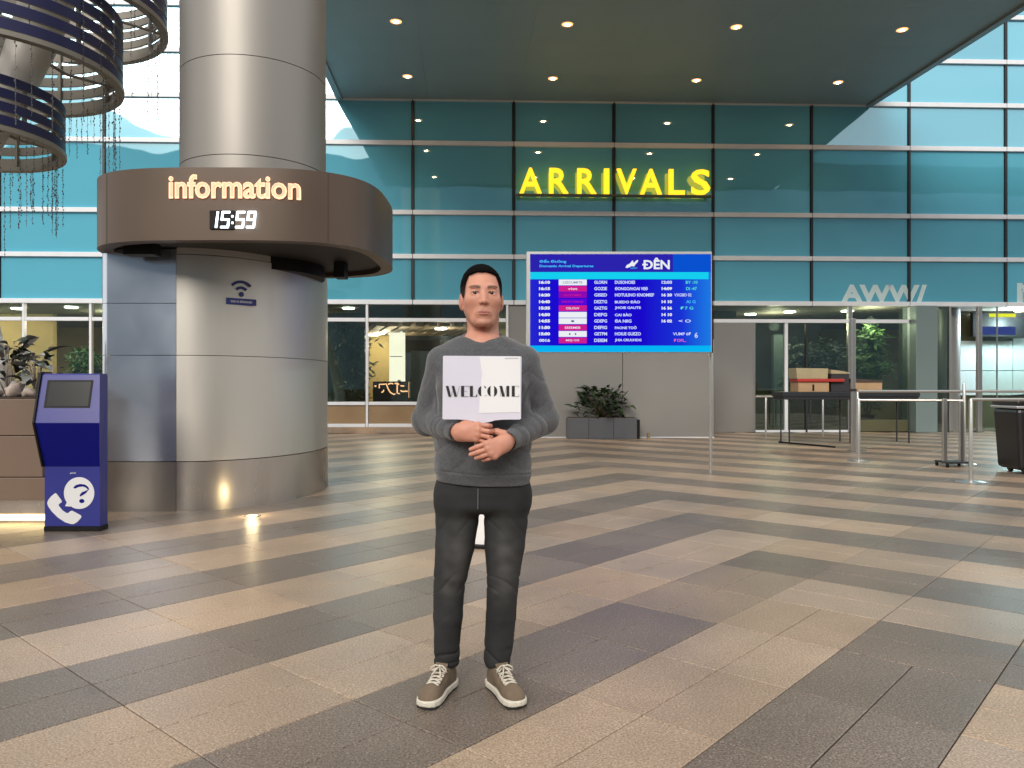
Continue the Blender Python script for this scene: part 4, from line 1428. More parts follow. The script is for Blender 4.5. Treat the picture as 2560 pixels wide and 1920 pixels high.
# counter with gold tube lettering
gc = thing('lobby_counter', 'black counter front with curling gold lettering behind the glass', 'counter', inside(-3.30, .35), FROT)
MB().box(-.52, .52, 0, .4, .84, 1.40, .01).build('counter_front', M_BLACK, gc)
MB().box(-.50, .50, .02, .38, .02, .838).build('counter_base', M_BLACK, gc)
E_GOLD = em('gold_tube', (1.0, .52, .26), 1.3)
for i, ptsq in enumerate(([(-.47, 1.27), (-.43, 1.28), (-.44, 1.25)], [(-.34, 1.21), (-.34, 1.32), (-.22, 1.32), (-.15, 1.33), (-.10, 1.20), (-.04, 1.10), (.06, 1.04), (.10, 1.06)],
                          [(-.10, 1.32), (-.02, 1.35), (.04, 1.33)], [(.08, 1.34), (.16, 1.35), (.20, 1.31)], [(.15, 1.33), (.15, 1.08), (.22, 1.06)], [(-.22, 1.17), (-.23, 1.12), (-.28, 1.10)],
                          [(.24, 1.28), (.34, 1.27)], [(.24, 1.15), (.30, 1.12), (.36, 1.13), (.44, 1.13)], [(.47, 1.38), (.47, .95)])):
    MB().tube([(x, -.015, z) for x, z in ptsq], .017 if i < 8 else .006, 8).build('gold_stroke', E_GOLD, gc, True)
wp = thing('white_notice_panel', 'bright white panel with a small dark shelf mark inside the lobby', 'panel', inside(-3.45, 3.0), FROT)
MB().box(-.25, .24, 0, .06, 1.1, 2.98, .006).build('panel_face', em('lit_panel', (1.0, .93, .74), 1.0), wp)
MB().box(-.22, .16, -.04, -.002, 2.18, 2.20).build('shelf', M_BLACK, wp)
MB().prism([(.06 + .06 * math.cos(R(t)), 1.42 + .05 * math.sin(R(t))) for t in range(0, 200, 20)], -.02, -.002, 'y').build('door_handle', M_STEEL, wp)
# overhead display, and a chair-like shape standing in for a mirrored vehicle's dark part
od = thing('overhead_display', 'dark overhead display with a dim blue picture inside the right entrance', 'display', inside(14.35, 1.15, 0), FROT)
MB().box(-.78, 1.25, 0, .12, 2.72, 3.42, .01).build('display_case', M_BLACK, od)
MB().box(-.6, .5, -.006, -.001, 2.78, 3.02).build('display_picture', em('dim_blue_screen', srgb(50, 60, 140), .8), od)
MB().box(-.30, .50, -.006, -.001, 3.30, 3.40).build('yellow_notice', em('yellow_notice', (.85, .80, .02), 1.0), od)
ch = thing('dark_mirrored_shape', 'black slanted shape above the handrail standing in for a mirrored vehicle part', 'stand-in shape', inside(15.9, .75, 0), FROT)
MB().prism([(-.35, .98), (-.10, 1.02), (.18, 1.42), (.30, 1.45), (.34, 1.36), (.10, .95)], -.22, .22, 'y').build('slanted_stand_in', M_BLACK, ch)
MB().box(-.55, .1, -.24, .24, .88, .95, .03).build('lower_stand_in', M_BLACK, ch)
MB().lathe([(.03, .05), (.03, .9)], 12).build('pedestal', M_DARKMET, ch, True, 40)
MB().lathe([(.25, .02), (.25, .05), (.05, .08)], 16).build('foot', M_DARKMET, ch, True, 40)
MB().tube([(-1.55, 0, .985), (-.9, -.05, 1.03), (-.4, 0, 1.04)], [.02, .03, .03], 8).build('armrest', M_BLACK, ch, True)

# ================================================================== THE MAN
# every shape is a signed distance field, skinned by surface nets on sparse blocks
def v3(*a):
    return np.array(a, np.float32)


def smin(a, b, k):
    h = np.clip(0.5 + 0.5 * (b - a) / k, 0, 1)
    return b + (a - b) * h - k * h * (1 - h)


def smax(a, b, k):
    return -smin(-a, -b, k)


def sph(p, c, r):
    return np.linalg.norm(p - v3(*c), axis=1) - r


def ell(p, c, r):
    q = p - v3(*c)
    r = v3(*r)
    k0 = np.linalg.norm(q / r, axis=1)
    k1 = np.linalg.norm(q / (r * r), axis=1)
    return k0 * (k0 - 1) / np.maximum(k1, 1e-6)


def rcone(p, a, b, ra, rb):
    a, b = v3(*a), v3(*b)
    ba = b - a
    t = np.clip(((p - a) @ ba) / (ba @ ba), 0, 1)
    return np.linalg.norm(p - a - t[:, None] * ba, axis=1) - (ra + (rb - ra) * t)


def chain(p, pts, k=0.012):
    d = None
    for (a, ra), (b, rb) in zip(pts[:-1], pts[1:]):
        e = rcone(p, a, b, ra, rb)
        d = e if d is None else smin(d, e, k)
    return d


def within(p, lo, hi, fn, pad=0.06, far=0.5):
    """evaluate fn only near its box; elsewhere a safe lower bound of the distance"""
    lo, hi = v3(*lo), v3(*hi)
    out = np.maximum(np.maximum(lo - p, p - hi).max(1), 0.0).astype(np.float32) + pad * .6
    m = ((p > lo - pad) & (p < hi + pad)).all(1)
    if m.any():
        out[m] = fn(p[m])
    return out


def surface(sdf, lo, hi, h, B=8):
    lo = v3(*lo)
    n = [int(math.ceil((hi[i] - lo[i]) / (h * B))) for i in range(3)]
    bi = np.stack(np.meshgrid(*[np.arange(k) for k in n], indexing='ij'), -1).reshape(-1, 3)
    cen = lo + (bi + .5) * (h * B)
    d = sdf(cen.astype(np.float32))
    bi = bi[np.abs(d) < h * B * 0.87 * 1.45 + .004]
    off = np.stack(np.meshgrid(*[np.arange(B + 1)] * 3, indexing='ij'), -1).reshape(-1, 3)
    keys_all, vert_all, edges = [], [], [[], [], []]
    MUL = 1 << 12
    for s in range(0, len(bi), 400):
        blk = bi[s:s + 400]
        ijk = blk[:, None, :] * B + off[None]
        val = sdf((lo + ijk.reshape(-1, 3) * h).astype(np.float32)).reshape(-1, B + 1, B + 1, B + 1)
        sg = val < 0
        cs = [sg[:, a:a + B, b:b + B, c:c + B] for a in (0, 1) for b in (0, 1) for c in (0, 1)]
        cv = [val[:, a:a + B, b:b + B, c:c + B] for a in (0, 1) for b in (0, 1) for c in (0, 1)]
        cnt = sum(c.astype(np.int8) for c in cs)
        act = np.nonzero((cnt > 0) & (cnt < 8))
        if not len(act[0]):
            continue
        g = blk[act[0]] * B + np.stack(act[1:], -1)
        sv = np.stack([c[act] for c in cs], -1)
        vv = np.stack([c[act] for c in cv], -1)
        cor = np.array([(a, b, c) for a in (0, 1) for b in (0, 1) for c in (0, 1)], np.float32)
        acc = np.zeros((len(g), 3), np.float32)
        num = np.zeros(len(g), np.float32)
        for i in range(8):
            for ax in (4, 2, 1):
                j = i | ax
                if j == i:
                    continue
                cr = sv[:, i] != sv[:, j]
                t = vv[:, i] / np.where(np.abs(vv[:, i] - vv[:, j]) < 1e-9, 1e-9, vv[:, i] - vv[:, j])
                pt = cor[i] + (cor[j] - cor[i]) * np.clip(t, 0, 1)[:, None]
                acc += np.where(cr[:, None], pt, 0)
                num += cr
        vert_all.append(lo + (g + acc / num[:, None]) * h)
        keys_all.append((g[:, 0] * MUL + g[:, 1]) * MUL + g[:, 2])
        for ax, j in enumerate((4, 2, 1)):
            m = sv[:, 0] != sv[:, j]
            edges[ax].append(np.concatenate([g[m], sv[m][:, :1].astype(np.int64)], 1))
    keys = np.concatenate(keys_all)
    verts = np.concatenate(vert_all)
    order = np.argsort(keys)
    ks = keys[order]
    faces = []
    for ax in range(3):
        e = np.concatenate(edges[ax])
        gi, flip = e[:, :3], e[:, 3].astype(bool)
        u, w = [(1, 2), (2, 0), (0, 1)][ax]
        idx, ok = [], np.ones(len(gi), bool)
        for du, dw in ((0, 0), (1, 0), (1, 1), (0, 1)):
            q = gi.copy()
            q[:, u] -= du
            q[:, w] -= dw
            k = (q[:, 0] * MUL + q[:, 1]) * MUL + q[:, 2]
            po = np.clip(np.searchsorted(ks, k), 0, len(ks) - 1)
            ok &= ks[po] == k
            idx.append(order[po])
        f = np.stack(idx, -1)
        f[~flip] = f[~flip][:, ::-1]
        faces.append(f[ok])
    return verts.astype(np.float32), np.concatenate(faces)


def sdf_obj(name, sdf, lo, hi, h, mat, parent=None, loc=None, attrs=None):
    v, f = surface(sdf, lo, hi, h)
    me = bpy.data.meshes.new(name)
    me.vertices.add(len(v))
    me.vertices.foreach_set('co', v.ravel())
    me.loops.add(len(f) * 4)
    me.loops.foreach_set('vertex_index', f.astype(np.int32).ravel())
    me.polygons.add(len(f))
    me.polygons.foreach_set('loop_start', np.arange(0, len(f) * 4, 4, dtype=np.int32))
    me.polygons.foreach_set('use_smooth', np.ones(len(f), bool))
    me.update(calc_edges=True)
    me.validate()
    me.materials.append(mat)
    for an, fn in (attrs or {}).items():
        at = me.attributes.new(an, 'FLOAT', 'POINT')
        at.data.foreach_set('value', fn(v).astype(np.float32))
    return link(name, me, parent, loc)


def wob(p, f, seed=0.0):
    """cheap smooth noise in -1..1"""
    x, y, z = p[:, 0] * f, p[:, 1] * f, p[:, 2] * f
    a = np.sin(x * 1.3 + 1.7 * np.sin(y * .9 + seed) + seed) + np.sin(y * 1.7 + 1.5 * np.sin(z * 1.1 + 2 * seed) + 1.3) + np.sin(z * 1.5 + 1.6 * np.sin(x * .8 - seed) + 2.1 * seed)
    return a / 3


PX, PY = -0.125, 3.12                          # where he stands

# ------------------------------------------------------------------ head (turned a touch to his left)
HT = R(8)
HK = .955                                       # the face is a little longer than the bare ovals
HC = v3(0.0, 0.01, 0)


def to_head(p):
    c, s = math.cos(-HT), math.sin(-HT)
    q = p - HC
    return np.stack([q[:, 0] * c - q[:, 1] * s, q[:, 0] * s + q[:, 1] * c, 1.733 - (1.733 - q[:, 2]) * HK], -1) + HC


EYES = ((-.0335, -.0765, 1.6175), (.0335, -.0765, 1.6175))


def cranium(p):
    return ell(p, (0, .012, 1.638), (.0785, .097, .092))


def head(p0):
    p = to_head(p0)
    ax = np.abs(p[:, 0])
    m = np.stack([ax, p[:, 1], p[:, 2]], -1)
    d = cranium(p)
    d = smin(d, ell(m, (0, -.022, 1.592), (.0710, .076, .092)), .02)
    d = smin(d, ell(m, (0, -.038, 1.530), (.050, .052, .034)), .022)
    d = smin(d, rcone(m, (.0495, .010, 1.556), (.024, -.058, 1.512), .0185, .0175), .020)
    d = smin(d, ell(m, (0, -.080, 1.5065), (.025, .018, .0145)), .014)        # chin
    d = smin(d, ell(m, (.0440, -.028, 1.562), (.024, .040, .034)), .016)
    d = smin(d, ell(m, (.047, -.060, 1.592), (.022, .022, .022)), .022)       # cheeks
    d = smin(d, ell(m, (.030, -.0850, 1.6395), (.026, .009, .007)), .015)     # brows
    d = smax(d, -ell(m, (.034, -.1105, 1.6170), (.021, .018, .0095)), .012)    # sockets
    # lids round the eyeballs, with an almond opening
    d = smin(d, ell(m, (.0335, -.0770, 1.6172), (.0190, .0147, .0132)), .006)
    sl = ell(m, (.0338, -.0955, 1.6162), (.0168, .014, .0056))
    d = smax(d, -sl, .0012)
    d = smin(d, rcone(m, (.022, -.0885, 1.6265), (.046, -.0810, 1.6255), .0022, .0018), .004)   # upper-lid fold
    # nose
    d = smin(d, rcone(p, (0, -.0850, 1.628), (0, -.1045, 1.585), .0062, .0088), .016)
    d = smin(d, sph(m, (.0122, -.0985, 1.5800), .0074), .006)
    d = smin(d, ell(p, (0, -.1065, 1.582), (.0105, .0085, .0080)), .006)
    d = smax(d, -ell(m, (.0068, -.1045, 1.5730), (.0048, .008, .0042)), .0015)
    # mouth
    d = smin(d, ell(m, (0, -.0845, 1.543), (.030, .014, .018)), .014)
    d = smin(d, ell(m, (.007, -.0965, 1.5450), (.0175, .0058, .0042)), .004)
    d = smin(d, ell(p, (0, -.0965, 1.5365), (.0190, .0062, .0052)), .004)
    d = smax(d, -ell(p, (0, -.105, 1.5410), (.0255, .0075, .0011)), .0018)
    d = smax(d, -ell(p, (0, -.1045, 1.558), (.0038, .006, .007)), .006)       # philtrum
    # ears
    e = ell(m, (.0810, .004, 1.592), (.0110, .020, .0315))
    e = smax(e, -ell(m, (.0940, -.006, 1.594), (.0085, .0105, .020)), .004)
    e = smin(e, ell(m, (.0775, -.002, 1.566), (.007, .009, .010)), .005)
    d = smin(d, e, .009)
    # neck
    k = np.stack([np.abs(p0[:, 0] - .006), p0[:, 1], p0[:, 2]], -1)
    n = rcone(k, (.013, .036, 1.540), (.016, .040, 1.40), .0475, .053)
    n = smin(n, rcone(k, (.054, .012, 1.52), (.014, -.016, 1.405), .013, .012), .02)
    n = smin(n, ell(k, (0, -.016, 1.452), (.011, .010, .014)), .012)
    return smin(d, n, .010)


# ------------------------------------------------------------------ hands
def right_hand(p):                                                # on the left in the view: holds the handle
    wr = (-.082, -.176, 1.070)
    d = None
    mc = [(-.002, -.222, 1.099), (-.001, -.228, 1.081), (-.003, -.228, 1.062), (-.008, -.222, 1.045)]
    for i, q in enumerate(mc):
        e = rcone(p, (wr[0] + .006, wr[1] - .008, wr[2] + .012 - .010 * i), q, .0175, .0118)
        d = e if d is None else smin(d, e, .018)
    d = smin(d, rcone(p, (-.113, -.131, 1.077), (-.066, -.188, 1.071), .0245, .028), .02)
    d = smin(d, ell(p, (-.042, -.200, 1.074), (.040, .019, .033)), .016)
    fin = [((.034, -.2245, 1.0955), (.043, -.200, 1.093), (.020, -.184, 1.092), .0093),
           ((.036, -.2300, 1.0745), (.047, -.205, 1.072), (.022, -.186, 1.072), .0097),
           ((.036, -.2300, 1.0530), (.046, -.206, 1.050), (.020, -.187, 1.051), .0092),
           ((.024, -.2240, 1.0335), (.034, -.203, 1.031), (.012, -.188, 1.033), .0082)]
    f = None
    for q, (a, b, c, r) in zip(mc, fin):
        e = chain(p, [(q, r + .0002), (a, r - .0006), (b, r * .93), (c, r * .86)], .003)
        f = e if f is None else np.minimum(f, e)
        d = smin(d, sph(p, (q[0], q[1] - .002, q[2]), .0108), .006)
    d = smin(d, f, .0022)
    th = chain(p, [((-.055, -.19, 1.100), .0155), ((-.028, -.188, 1.122), .0125), ((-.006, -.184, 1.136), .0105)], .008)
    return smin(d, th, .010)


def left_hand(p):                                                 # on the right in the view: laid over the other's wrist side
    wr = (.108, -.198, 1.034)
    mc = [(.030, -.246, 1.030), (.036, -.2505, 1.011), (.046, -.250, .994), (.060, -.243, .981)]
    tip = [((-.004, -.2435, 1.018), (-.030, -.231, 1.007)), ((-.002, -.2470, .998), (-.030, -.233, .988)),
           ((.014, -.2460, .983), (-.010, -.233, .975)), ((.036, -.2380, .972), (.016, -.227, .966))]
    d = None
    for i, q in enumerate(mc):
        e = rcone(p, (wr[0] - .008, wr[1] - .010, wr[2] + .010 - .009 * i), q, .0185, .0118)
        d = e if d is None else smin(d, e, .018)
    d = smin(d, rcone(p, (.1404, -.1466, 1.0488), (.092, -.208, 1.027), .0245, .028), .02)
    f = None
    for q, (a, b), r in zip(mc, tip, (.0093, .0096, .0090, .0080)):
        e = chain(p, [(q, r), (a, r - .0006), (b, r * .84)], .003)
        f = e if f is None else np.minimum(f, e)
        d = smin(d, sph(p, (q[0], q[1] - .001, q[2]), .0105), .007)
    d = smin(d, f, .0022)
    th = chain(p, [((.095, -.185, 1.062), .0155), ((.068, -.176, 1.070), .0122), ((.046, -.172, 1.072), .010)], .008)
    return smin(d, th, .010)


LSH, LEL, LWR = (-.160, .018, 1.345), (-.223, .035, 1.105), (-.086, -.172, 1.070)
RSH, REL, RWR = (.176, .018, 1.347), (.254, .035, 1.108), (.112, -.192, 1.034)


def body_core(p):
    d = rcone(p, (.003, .02, 1.40), (.005, .015, .95), .085, .085)
    d = smin(d, chain(p, [((0, .03, 1.40), .05), (LSH, .042), (LEL, .034), (LWR, .0235)], .02), .03)
    d = smin(d, chain(p, [((0, .03, 1.40), .05), (RSH, .042), (REL, .034), (RWR, .0235)], .02), .03)
    for pts in (LLEG, RLEG):
        d = smin(d, chain(p, [(c, max(.034, r - .022)) for c, r in pts[:-1]] + [(pts[-1][0], .030)], .02), .03)
    return d


# leg centre lines with trouser radii (image-left leg first)
LLEG = [((-.092, .010, .800), .098), ((-.098, .008, .700), .0865), ((-.106, .004, .600), .0750), ((-.123, .004, .485), .0640), ((-.131, .010, .420), .0590), ((-.136, .024, .310), .0570),
        ((-.141, .040, .200), .0500), ((-.143, .044, .125), .0500)]
RLEG = [((.104, .010, .800), .098), ((.100, .008, .700), .0880), ((.095, .004, .600), .0770), ((.090, .004, .485), .0635), ((.086, .010, .420), .0595), ((.080, .024, .310), .0580),
        ((.072, .040, .200), .0560), ((.064, .044, .125), .0520)]


def feet(p):
    a = rcone(p, (-.142, .046, .085), (-.190, -.085, .036), .028, .016)
    b = rcone(p, (.064, .046, .085), (.125, -.085, .036), .028, .016)
    return np.minimum(a, b)


def body(p):
    d = within(p, (-.30, -.21, .03), (.33, .16, 1.46), lambda q: smin(body_core(q), feet(q), .03))
    d = smin(d, within(p, (-.10, -.13, 1.40), (.10, .12, 1.74), head), .012)
    d = smin(d, within(p, (-.13, -.25, 1.00), (.06, -.14, 1.16), right_hand), .010)
    d = smin(d, within(p, (-.05, -.27, .94), (.16, -.15, 1.10), left_hand), .006)
    return d


def skin_attr(v):
    """how lip-red a point of the skin is"""
    q = to_head(v)
    ax = np.abs(q[:, 0])
    up = ((q[:, 0]) / .0250) ** 2 + ((q[:, 2] - 1.5448) / .0062) ** 2
    lo = ((q[:, 0]) / .0215) ** 2 + ((q[:, 2] - 1.5362) / .0072) ** 2
    r = np.minimum(up, lo)
    return np.where((q[:, 1] < -.07) & (q[:, 2] > 1.5), np.clip(1.35 - r, 0, 1), 0) + np.where(q[:, 2] > 1.5, .20 * np.exp(-((ax - .046) / .020) ** 2 - ((q[:, 2] - 1.582) / .018) ** 2) * (q[:, 1] < -.02) + .22 * np.exp(-(ax / .016) ** 2 - ((q[:, 2] - 1.582) / .012) ** 2) * (q[:, 1] < -.07) + .28 * (ax > .078) * (q[:, 2] < 1.63), .16 * (v[:, 1] < -.205) * (.6 + .6 * wob(v, 110)))


def stub_attr(v):
    """beard shadow and cropped-hair shade at the temples"""
    q = to_head(v)
    ax = np.abs(q[:, 0])
    z, y = q[:, 2], q[:, 1]
    mus = np.exp(-((z - 1.5545) / .0080) ** 2) * (ax < .034) * np.clip((.036 - ax) / .012, 0, 1) * (y < -.06)
    ch = np.exp(-((z - 1.512) / .014) ** 2) * np.clip((.05 - ax) / .02, 0, 1) * (y < -.03)
    jaw = np.exp(-((z - 1.535) / .03) ** 2) * np.clip((ax - .038) / .02, 0, 1) * (y > -.06) * (z > 1.49)
    return np.clip(.75 * mus + .5 * ch + .40 * jaw, 0, 1)


def brow_attr(v):
    q = to_head(v)
    ax = np.abs(q[:, 0])
    t = (ax - .014) / .044
    cz = 1.6370 + .0045 * np.sin(np.clip(t, 0, 1) * 2.2) - .004 * np.clip(t - .6, 0, 1)
    w = .0056 * (1 - .55 * np.clip(t, 0, 1))
    u = (ax - .0338) / .0172
    lash = np.clip(1.5 - np.abs(q[:, 2] - (1.6164 + .0056 * np.sqrt(np.clip(1 - u * u, 0, 1)))) / .0013, 0, 1) * (np.abs(u) < 1) * (q[:, 1] < -.05)
    return np.maximum(.85 * lash, np.where((t > -.05) & (t < 1.02) & (q[:, 1] < -.02), np.clip(1.6 - np.abs(q[:, 2] - cz) / w, 0, 1) * np.clip((1.05 - t) * 5, 0, 1) * np.clip((t + .08) * 6, 0, 1), 0))


def hair_line(q):
    ax = np.abs(q[:, 0])
    return 1.6965 - .010 * (ax / .058) ** 2.5 + .0016 * wob(q, 160, 1.0)


def scalp_attr(v):
    """roots showing through at the hair line and temples"""
    q = to_head(v)
    ax = np.abs(q[:, 0])
    f = np.clip((q[:, 2] - hair_line(q)) / .016 + .70, 0, 1)
    s = np.clip((q[:, 1] + .047) / .012 + .3, 0, 1) * np.clip((q[:, 2] - 1.592) / .02, 0, 1) * (ax > .055) * (ax < .079)
    return np.maximum(f, s)


def skin_mat():
    m = pm('skin', (0.60, 0.285, 0.200), 0.50, 0, var=.07, vscale=18, rvar=.06, bump=.0006, bscale=350, sss=.12)
    nt = m.node_tree
    b = nt.nodes['Principled BSDF']
    src = b.inputs['Base Color'].links[0].from_socket
    for an, col, k in (('lip', (.36, .125, .105, 1), .85), ('stubble', (.20, .125, .095, 1), .5), ('brow', (.025, .018, .015, 1), .80), ('scalp', (.014, .011, .010, 1), .93)):
        at = nt.nodes.new('ShaderNodeAttribute')
        at.attribute_name = an
        mu = nt.nodes.new('ShaderNodeMath')
        mu.operation = 'MULTIPLY'
        mu.inputs[1].default_value = k
        nt.links.new(at.outputs['Fac'], mu.inputs[0])
        mx = nt.nodes.new('ShaderNodeMix')
        mx.data_type = 'RGBA'
        mx.inputs[7].default_value = col
        nt.links.new(mu.outputs[0], mx.inputs[0])
        nt.links.new(src, mx.inputs[6])
        src = mx.outputs[2]
    nt.links.new(src, b.inputs['Base Color'])
    return m


man = sdf_obj('person', body, (-.34, -.30, .02), (.36, .20, 1.76), .0022, skin_mat(), None, (PX, PY, 0), {'lip': skin_attr, 'stubble': stub_attr, 'brow': brow_attr, 'scalp': scalp_attr})
tag(man, 'standing man with cropped black hair, grey sweatshirt and black jeans holding a white sign', 'person')

# eyes
M_EYEW = pm('eye_white', (.74, .70, .66), .2)
M_IRIS = pm('dark_iris', (.018, .010, .007), .12)
cH, sH = math.cos(HT), math.sin(HT)
for e in EYES:
    q = Vector((e[0] - HC[0], e[1] - HC[1], 0))
    c = (HC[0] + q.x * cH - q.y * sH, HC[1] + q.x * sH + q.y * cH, 1.733 - (1.733 - e[2]) / HK)
    bm = bmesh.new()
    bmesh.ops.create_uvsphere(bm, u_segments=20, v_segments=14, radius=.0128)
    eb_ = MB().bm(bm).build('eye', M_EYEW, man, True, None, c)
    bm = bmesh.new()
    bmesh.ops.create_uvsphere(bm, u_segments=16, v_segments=10, radius=.0072)
    ir = MB().bm(bm)
    ir.v = [(x, y * .45, z) for x, y, z in ir.v]
    ir.build('iris', M_IRIS, eb_, True, None, (.0004, -.0112, -.0005))


# ------------------------------------------------------------------ hair: a cropped cap, thinner at the sides
def hair(p0):
    p = to_head(p0)
    ax = np.abs(p[:, 0])
    z, y = p[:, 2], p[:, 1]
    th = np.interp(z, [1.58, 1.63, 1.70, 1.74], [.0025, .0055, .0095, .0095]).astype(np.float32)
    d = cranium(p)
    d = smin(d, ell(np.stack([ax, y, z], -1), (0, -.022, 1.592), (.0710, .076, .092)), .02) - th
    d = d + .0007 * wob(p, 420) + .0006 * wob(p, 230, 2.0)
    front = hair_line(p) - z
    side = np.maximum(-.040 - y + .10 * np.clip(1.70 - z, 0, .1) * 0, np.interp(y, [-.04, -.012, .0, .02, .05, .1], [1.606, 1.600, 1.612, 1.618, 1.565, 1.545]) - z)
    side = np.maximum(side, .050 - ax - np.clip(y, 0, 1) * 3)
    reg = np.minimum(front, side)
    return smax(d, reg * .8, .010)


def fade_attr(v):
    q = to_head(v)
    ax = np.abs(q[:, 0])
    a = np.clip((1.655 - q[:, 2]) / .05, 0, 1) * (ax > .05)
    return np.clip(a, 0, 1)


M_HAIR = pm('black_cropped_hair', (.0045, .0038, .0035), .9, 0, var=.6, vscale=260, bump=.0014, bscale=420, spec=.05)
nt = M_HAIR.node_tree
b = nt.nodes['Principled BSDF']
at = nt.nodes.new('ShaderNodeAttribute')
at.attribute_name = 'fade'
mu = nt.nodes.new('ShaderNodeMath')
mu.operation = 'MULTIPLY'
mu.inputs[1].default_value = .38
nt.links.new(at.outputs['Fac'], mu.inputs[0])
mx = nt.nodes.new('ShaderNodeMix')
mx.data_type = 'RGBA'
mx.inputs[7].default_value = (.13, .085, .065, 1)
nt.links.new(mu.outputs[0], mx.inputs[0])
nt.links.new(b.inputs['Base Color'].links[0].from_socket, mx.inputs[6])
nt.links.new(mx.outputs[2], b.inputs['Base Color'])
sdf_obj('hair', hair, (-.11, -.12, 1.52), (.11, .14, 1.76), .0018, M_HAIR, man, None, {'fade': fade_attr})


# ------------------------------------------------------------------ sweatshirt
def folds(p, a, b, k, amp, seed, lo=0.0, hi=1.0):
    """creases that run round a limb from a to b"""
    a, b = v3(*a), v3(*b)
    ba = b - a
    t = ((p - a) @ ba) / (ba @ ba)
    q = p - a - np.clip(t, 0, 1)[:, None] * ba
    ang = np.arctan2(q[:, 1], q[:, 0] + q[:, 2] * .5)
    env = np.exp(-((t - (lo + hi) / 2) / ((hi - lo) * .5)) ** 2)
    w = np.sin(t * k + 2.2 * np.sin(ang * 1.0 + seed) + 2.6 * wob(p, 20, seed)) * (.6 + .5 * wob(p, 34, seed + 1))
    return amp * env * (.48 * (1.7 * (1 - np.abs(np.clip(w, -1, 1))) ** 2 - .35) + .35 * w)


def shirt(p):
    x, y, z = p.T
    zz = [.82, .865, .90, 1.00, 1.12, 1.25, 1.33, 1.39, 1.44]
    w = np.interp(z, zz, [.184, .187, .196, .195, .191, .190, .185, .155, .105])
    dd = np.interp(z, zz, [.124, .126, .133, .134, .132, .130, .120, .100, .07])
    cy = np.interp(z, [.82, 1.0, 1.2, 1.4], [-.004, -.006, -.004, .018])
    cx = np.interp(z, [.82, 1.1, 1.4], [.009, .007, .004])
    n = 2.5
    r = (np.abs((x - cx) / w) ** n + np.abs((y - cy) / dd) ** n) ** (1 / n)
    tor = (r - 1) * np.minimum(w, dd)
    tor = smax(tor, z - 1.440, .03)
    # soft drape on the trunk
    dr = .0035 * wob(np.stack([x * .7 + z * .35, y, z * 1.15 - np.abs(x) * .6], -1), 30, .7) + .0022 * wob(np.stack([x + .5 * z, y, z * .6], -1), 55, 2.2)
    vl = lambda a: 1.7 * (1 - np.abs(a)) ** 2.5 - .3
    sag = .0028 * vl(np.sin((z + .35 * np.abs(x - .01)) * 30 + 2.4 * wob(p, 11, .3))) * np.exp(-((z - .95) / .075) ** 2)
    pit = .0042 * vl(np.sin((np.abs(x) * 1.1 - z * .75) * 40 + 1.8 * wob(p, 13, 1.1))) * np.exp(-((z - 1.20) / .10) ** 2) * np.clip((np.abs(x) - .07) / .08, 0, 1)
    body_ = tor + dr + sag + pit
    sh = None
    out = body_
    for S, E, Wr, sd, cuff in ((LSH, LEL, LWR, .4, -1), (RSH, REL, RWR, 1.9, 1)):
        s = math.copysign(1, S[0])
        sl = rcone(p, (s * .050, .024, 1.404), (S[0], S[1], S[2]), .046, .058)
        up = rcone(p, S, E, .0590, .0600)
        up = up + folds(p, S, E, 12, .0060, sd, .55, 1.15) + folds(p, S, E, 8, .0040, sd + 2, -.1, .6)
        e2 = (E[0] + (Wr[0] - E[0]) * .86, E[1] + (Wr[1] - E[1]) * .86, E[2] + (Wr[2] - E[2]) * .86)
        fo = rcone(p, E, e2, .0595, .0420)
        fo = fo + folds(p, E, e2, 11, .0075, sd + 1, -.20, .50) + folds(p, E, e2, 16, .0045, sd + 3, .55, 1.05)
        arm = smin(up, fo, .022)
        # rib cuff
        v0, v1 = v3(*e2), v3(*Wr)
        ax = (v1 - v0) / np.linalg.norm(v1 - v0)
        t = (p - v0) @ ax
        q = p - v0 - t[:, None] * ax
        ang = np.arctan2(q @ np.cross(ax, v3(0, 0, 1)), q @ v3(0, 0, 1))
        cu = np.linalg.norm(q, axis=1) - (.0385 + .0007 * np.cos(ang * 46))
        cu = smax(cu, np.abs(t - .014) - .026, .008)
        arm = smax(arm, t - (-.004), .010)
        arm = smin(arm, cu, .004)
        # open end of the cuff
        arm = smax(arm, -smax(np.linalg.norm(q, axis=1) - .0318, .016 - t, .003), .003)
        out = smin(out, sl, .045)
        out = smin(out, arm, .016)
    # rib hem
    hem_t = np.interp(x, [-.2, .0, .21], [.868, .852, .850])
    out = out + .004 * np.exp(-((z - (hem_t + .047)) / .0035) ** 2) + .0022 * np.clip((hem_t + .047 - z) / .02, 0, 1) * (z < hem_t + .05)
    ang = np.arctan2(y, x)
    out = out + np.where(z < hem_t + .045, .0005 * np.cos(ang * 150), 0)
    out = smax(out, hem_t - z, .006)
    # neck opening and collar rib
    nz = 1.437 + .34 * (y - .02)
    rr = np.sqrt(((x - .005) / 1.04) ** 2 + ((y - .020) / .96) ** 2)
    hole = smax(rr - .0735, (nz - .035) - z, .01)
    out = smax(out, -hole, .006)
    tr = np.sqrt((rr - .0785) ** 2 * 1.6 + ((z - (nz - .001)) * .62) ** 2) - .0088
    out = out + .0028 * np.exp(-((tr - .0045) / .0022) ** 2)
    tr = tr + .0007 * np.cos(np.arctan2(x - .005, y - .02) * 70)
    out = smin(out, tr, .0025)
    # open underneath, so trousers are not swallowed
    inn = smax(tor + .022, z - .93, .02)
    out = smax(out, -inn, .004)
    return out + .0004 * wob(p, 300, 3)


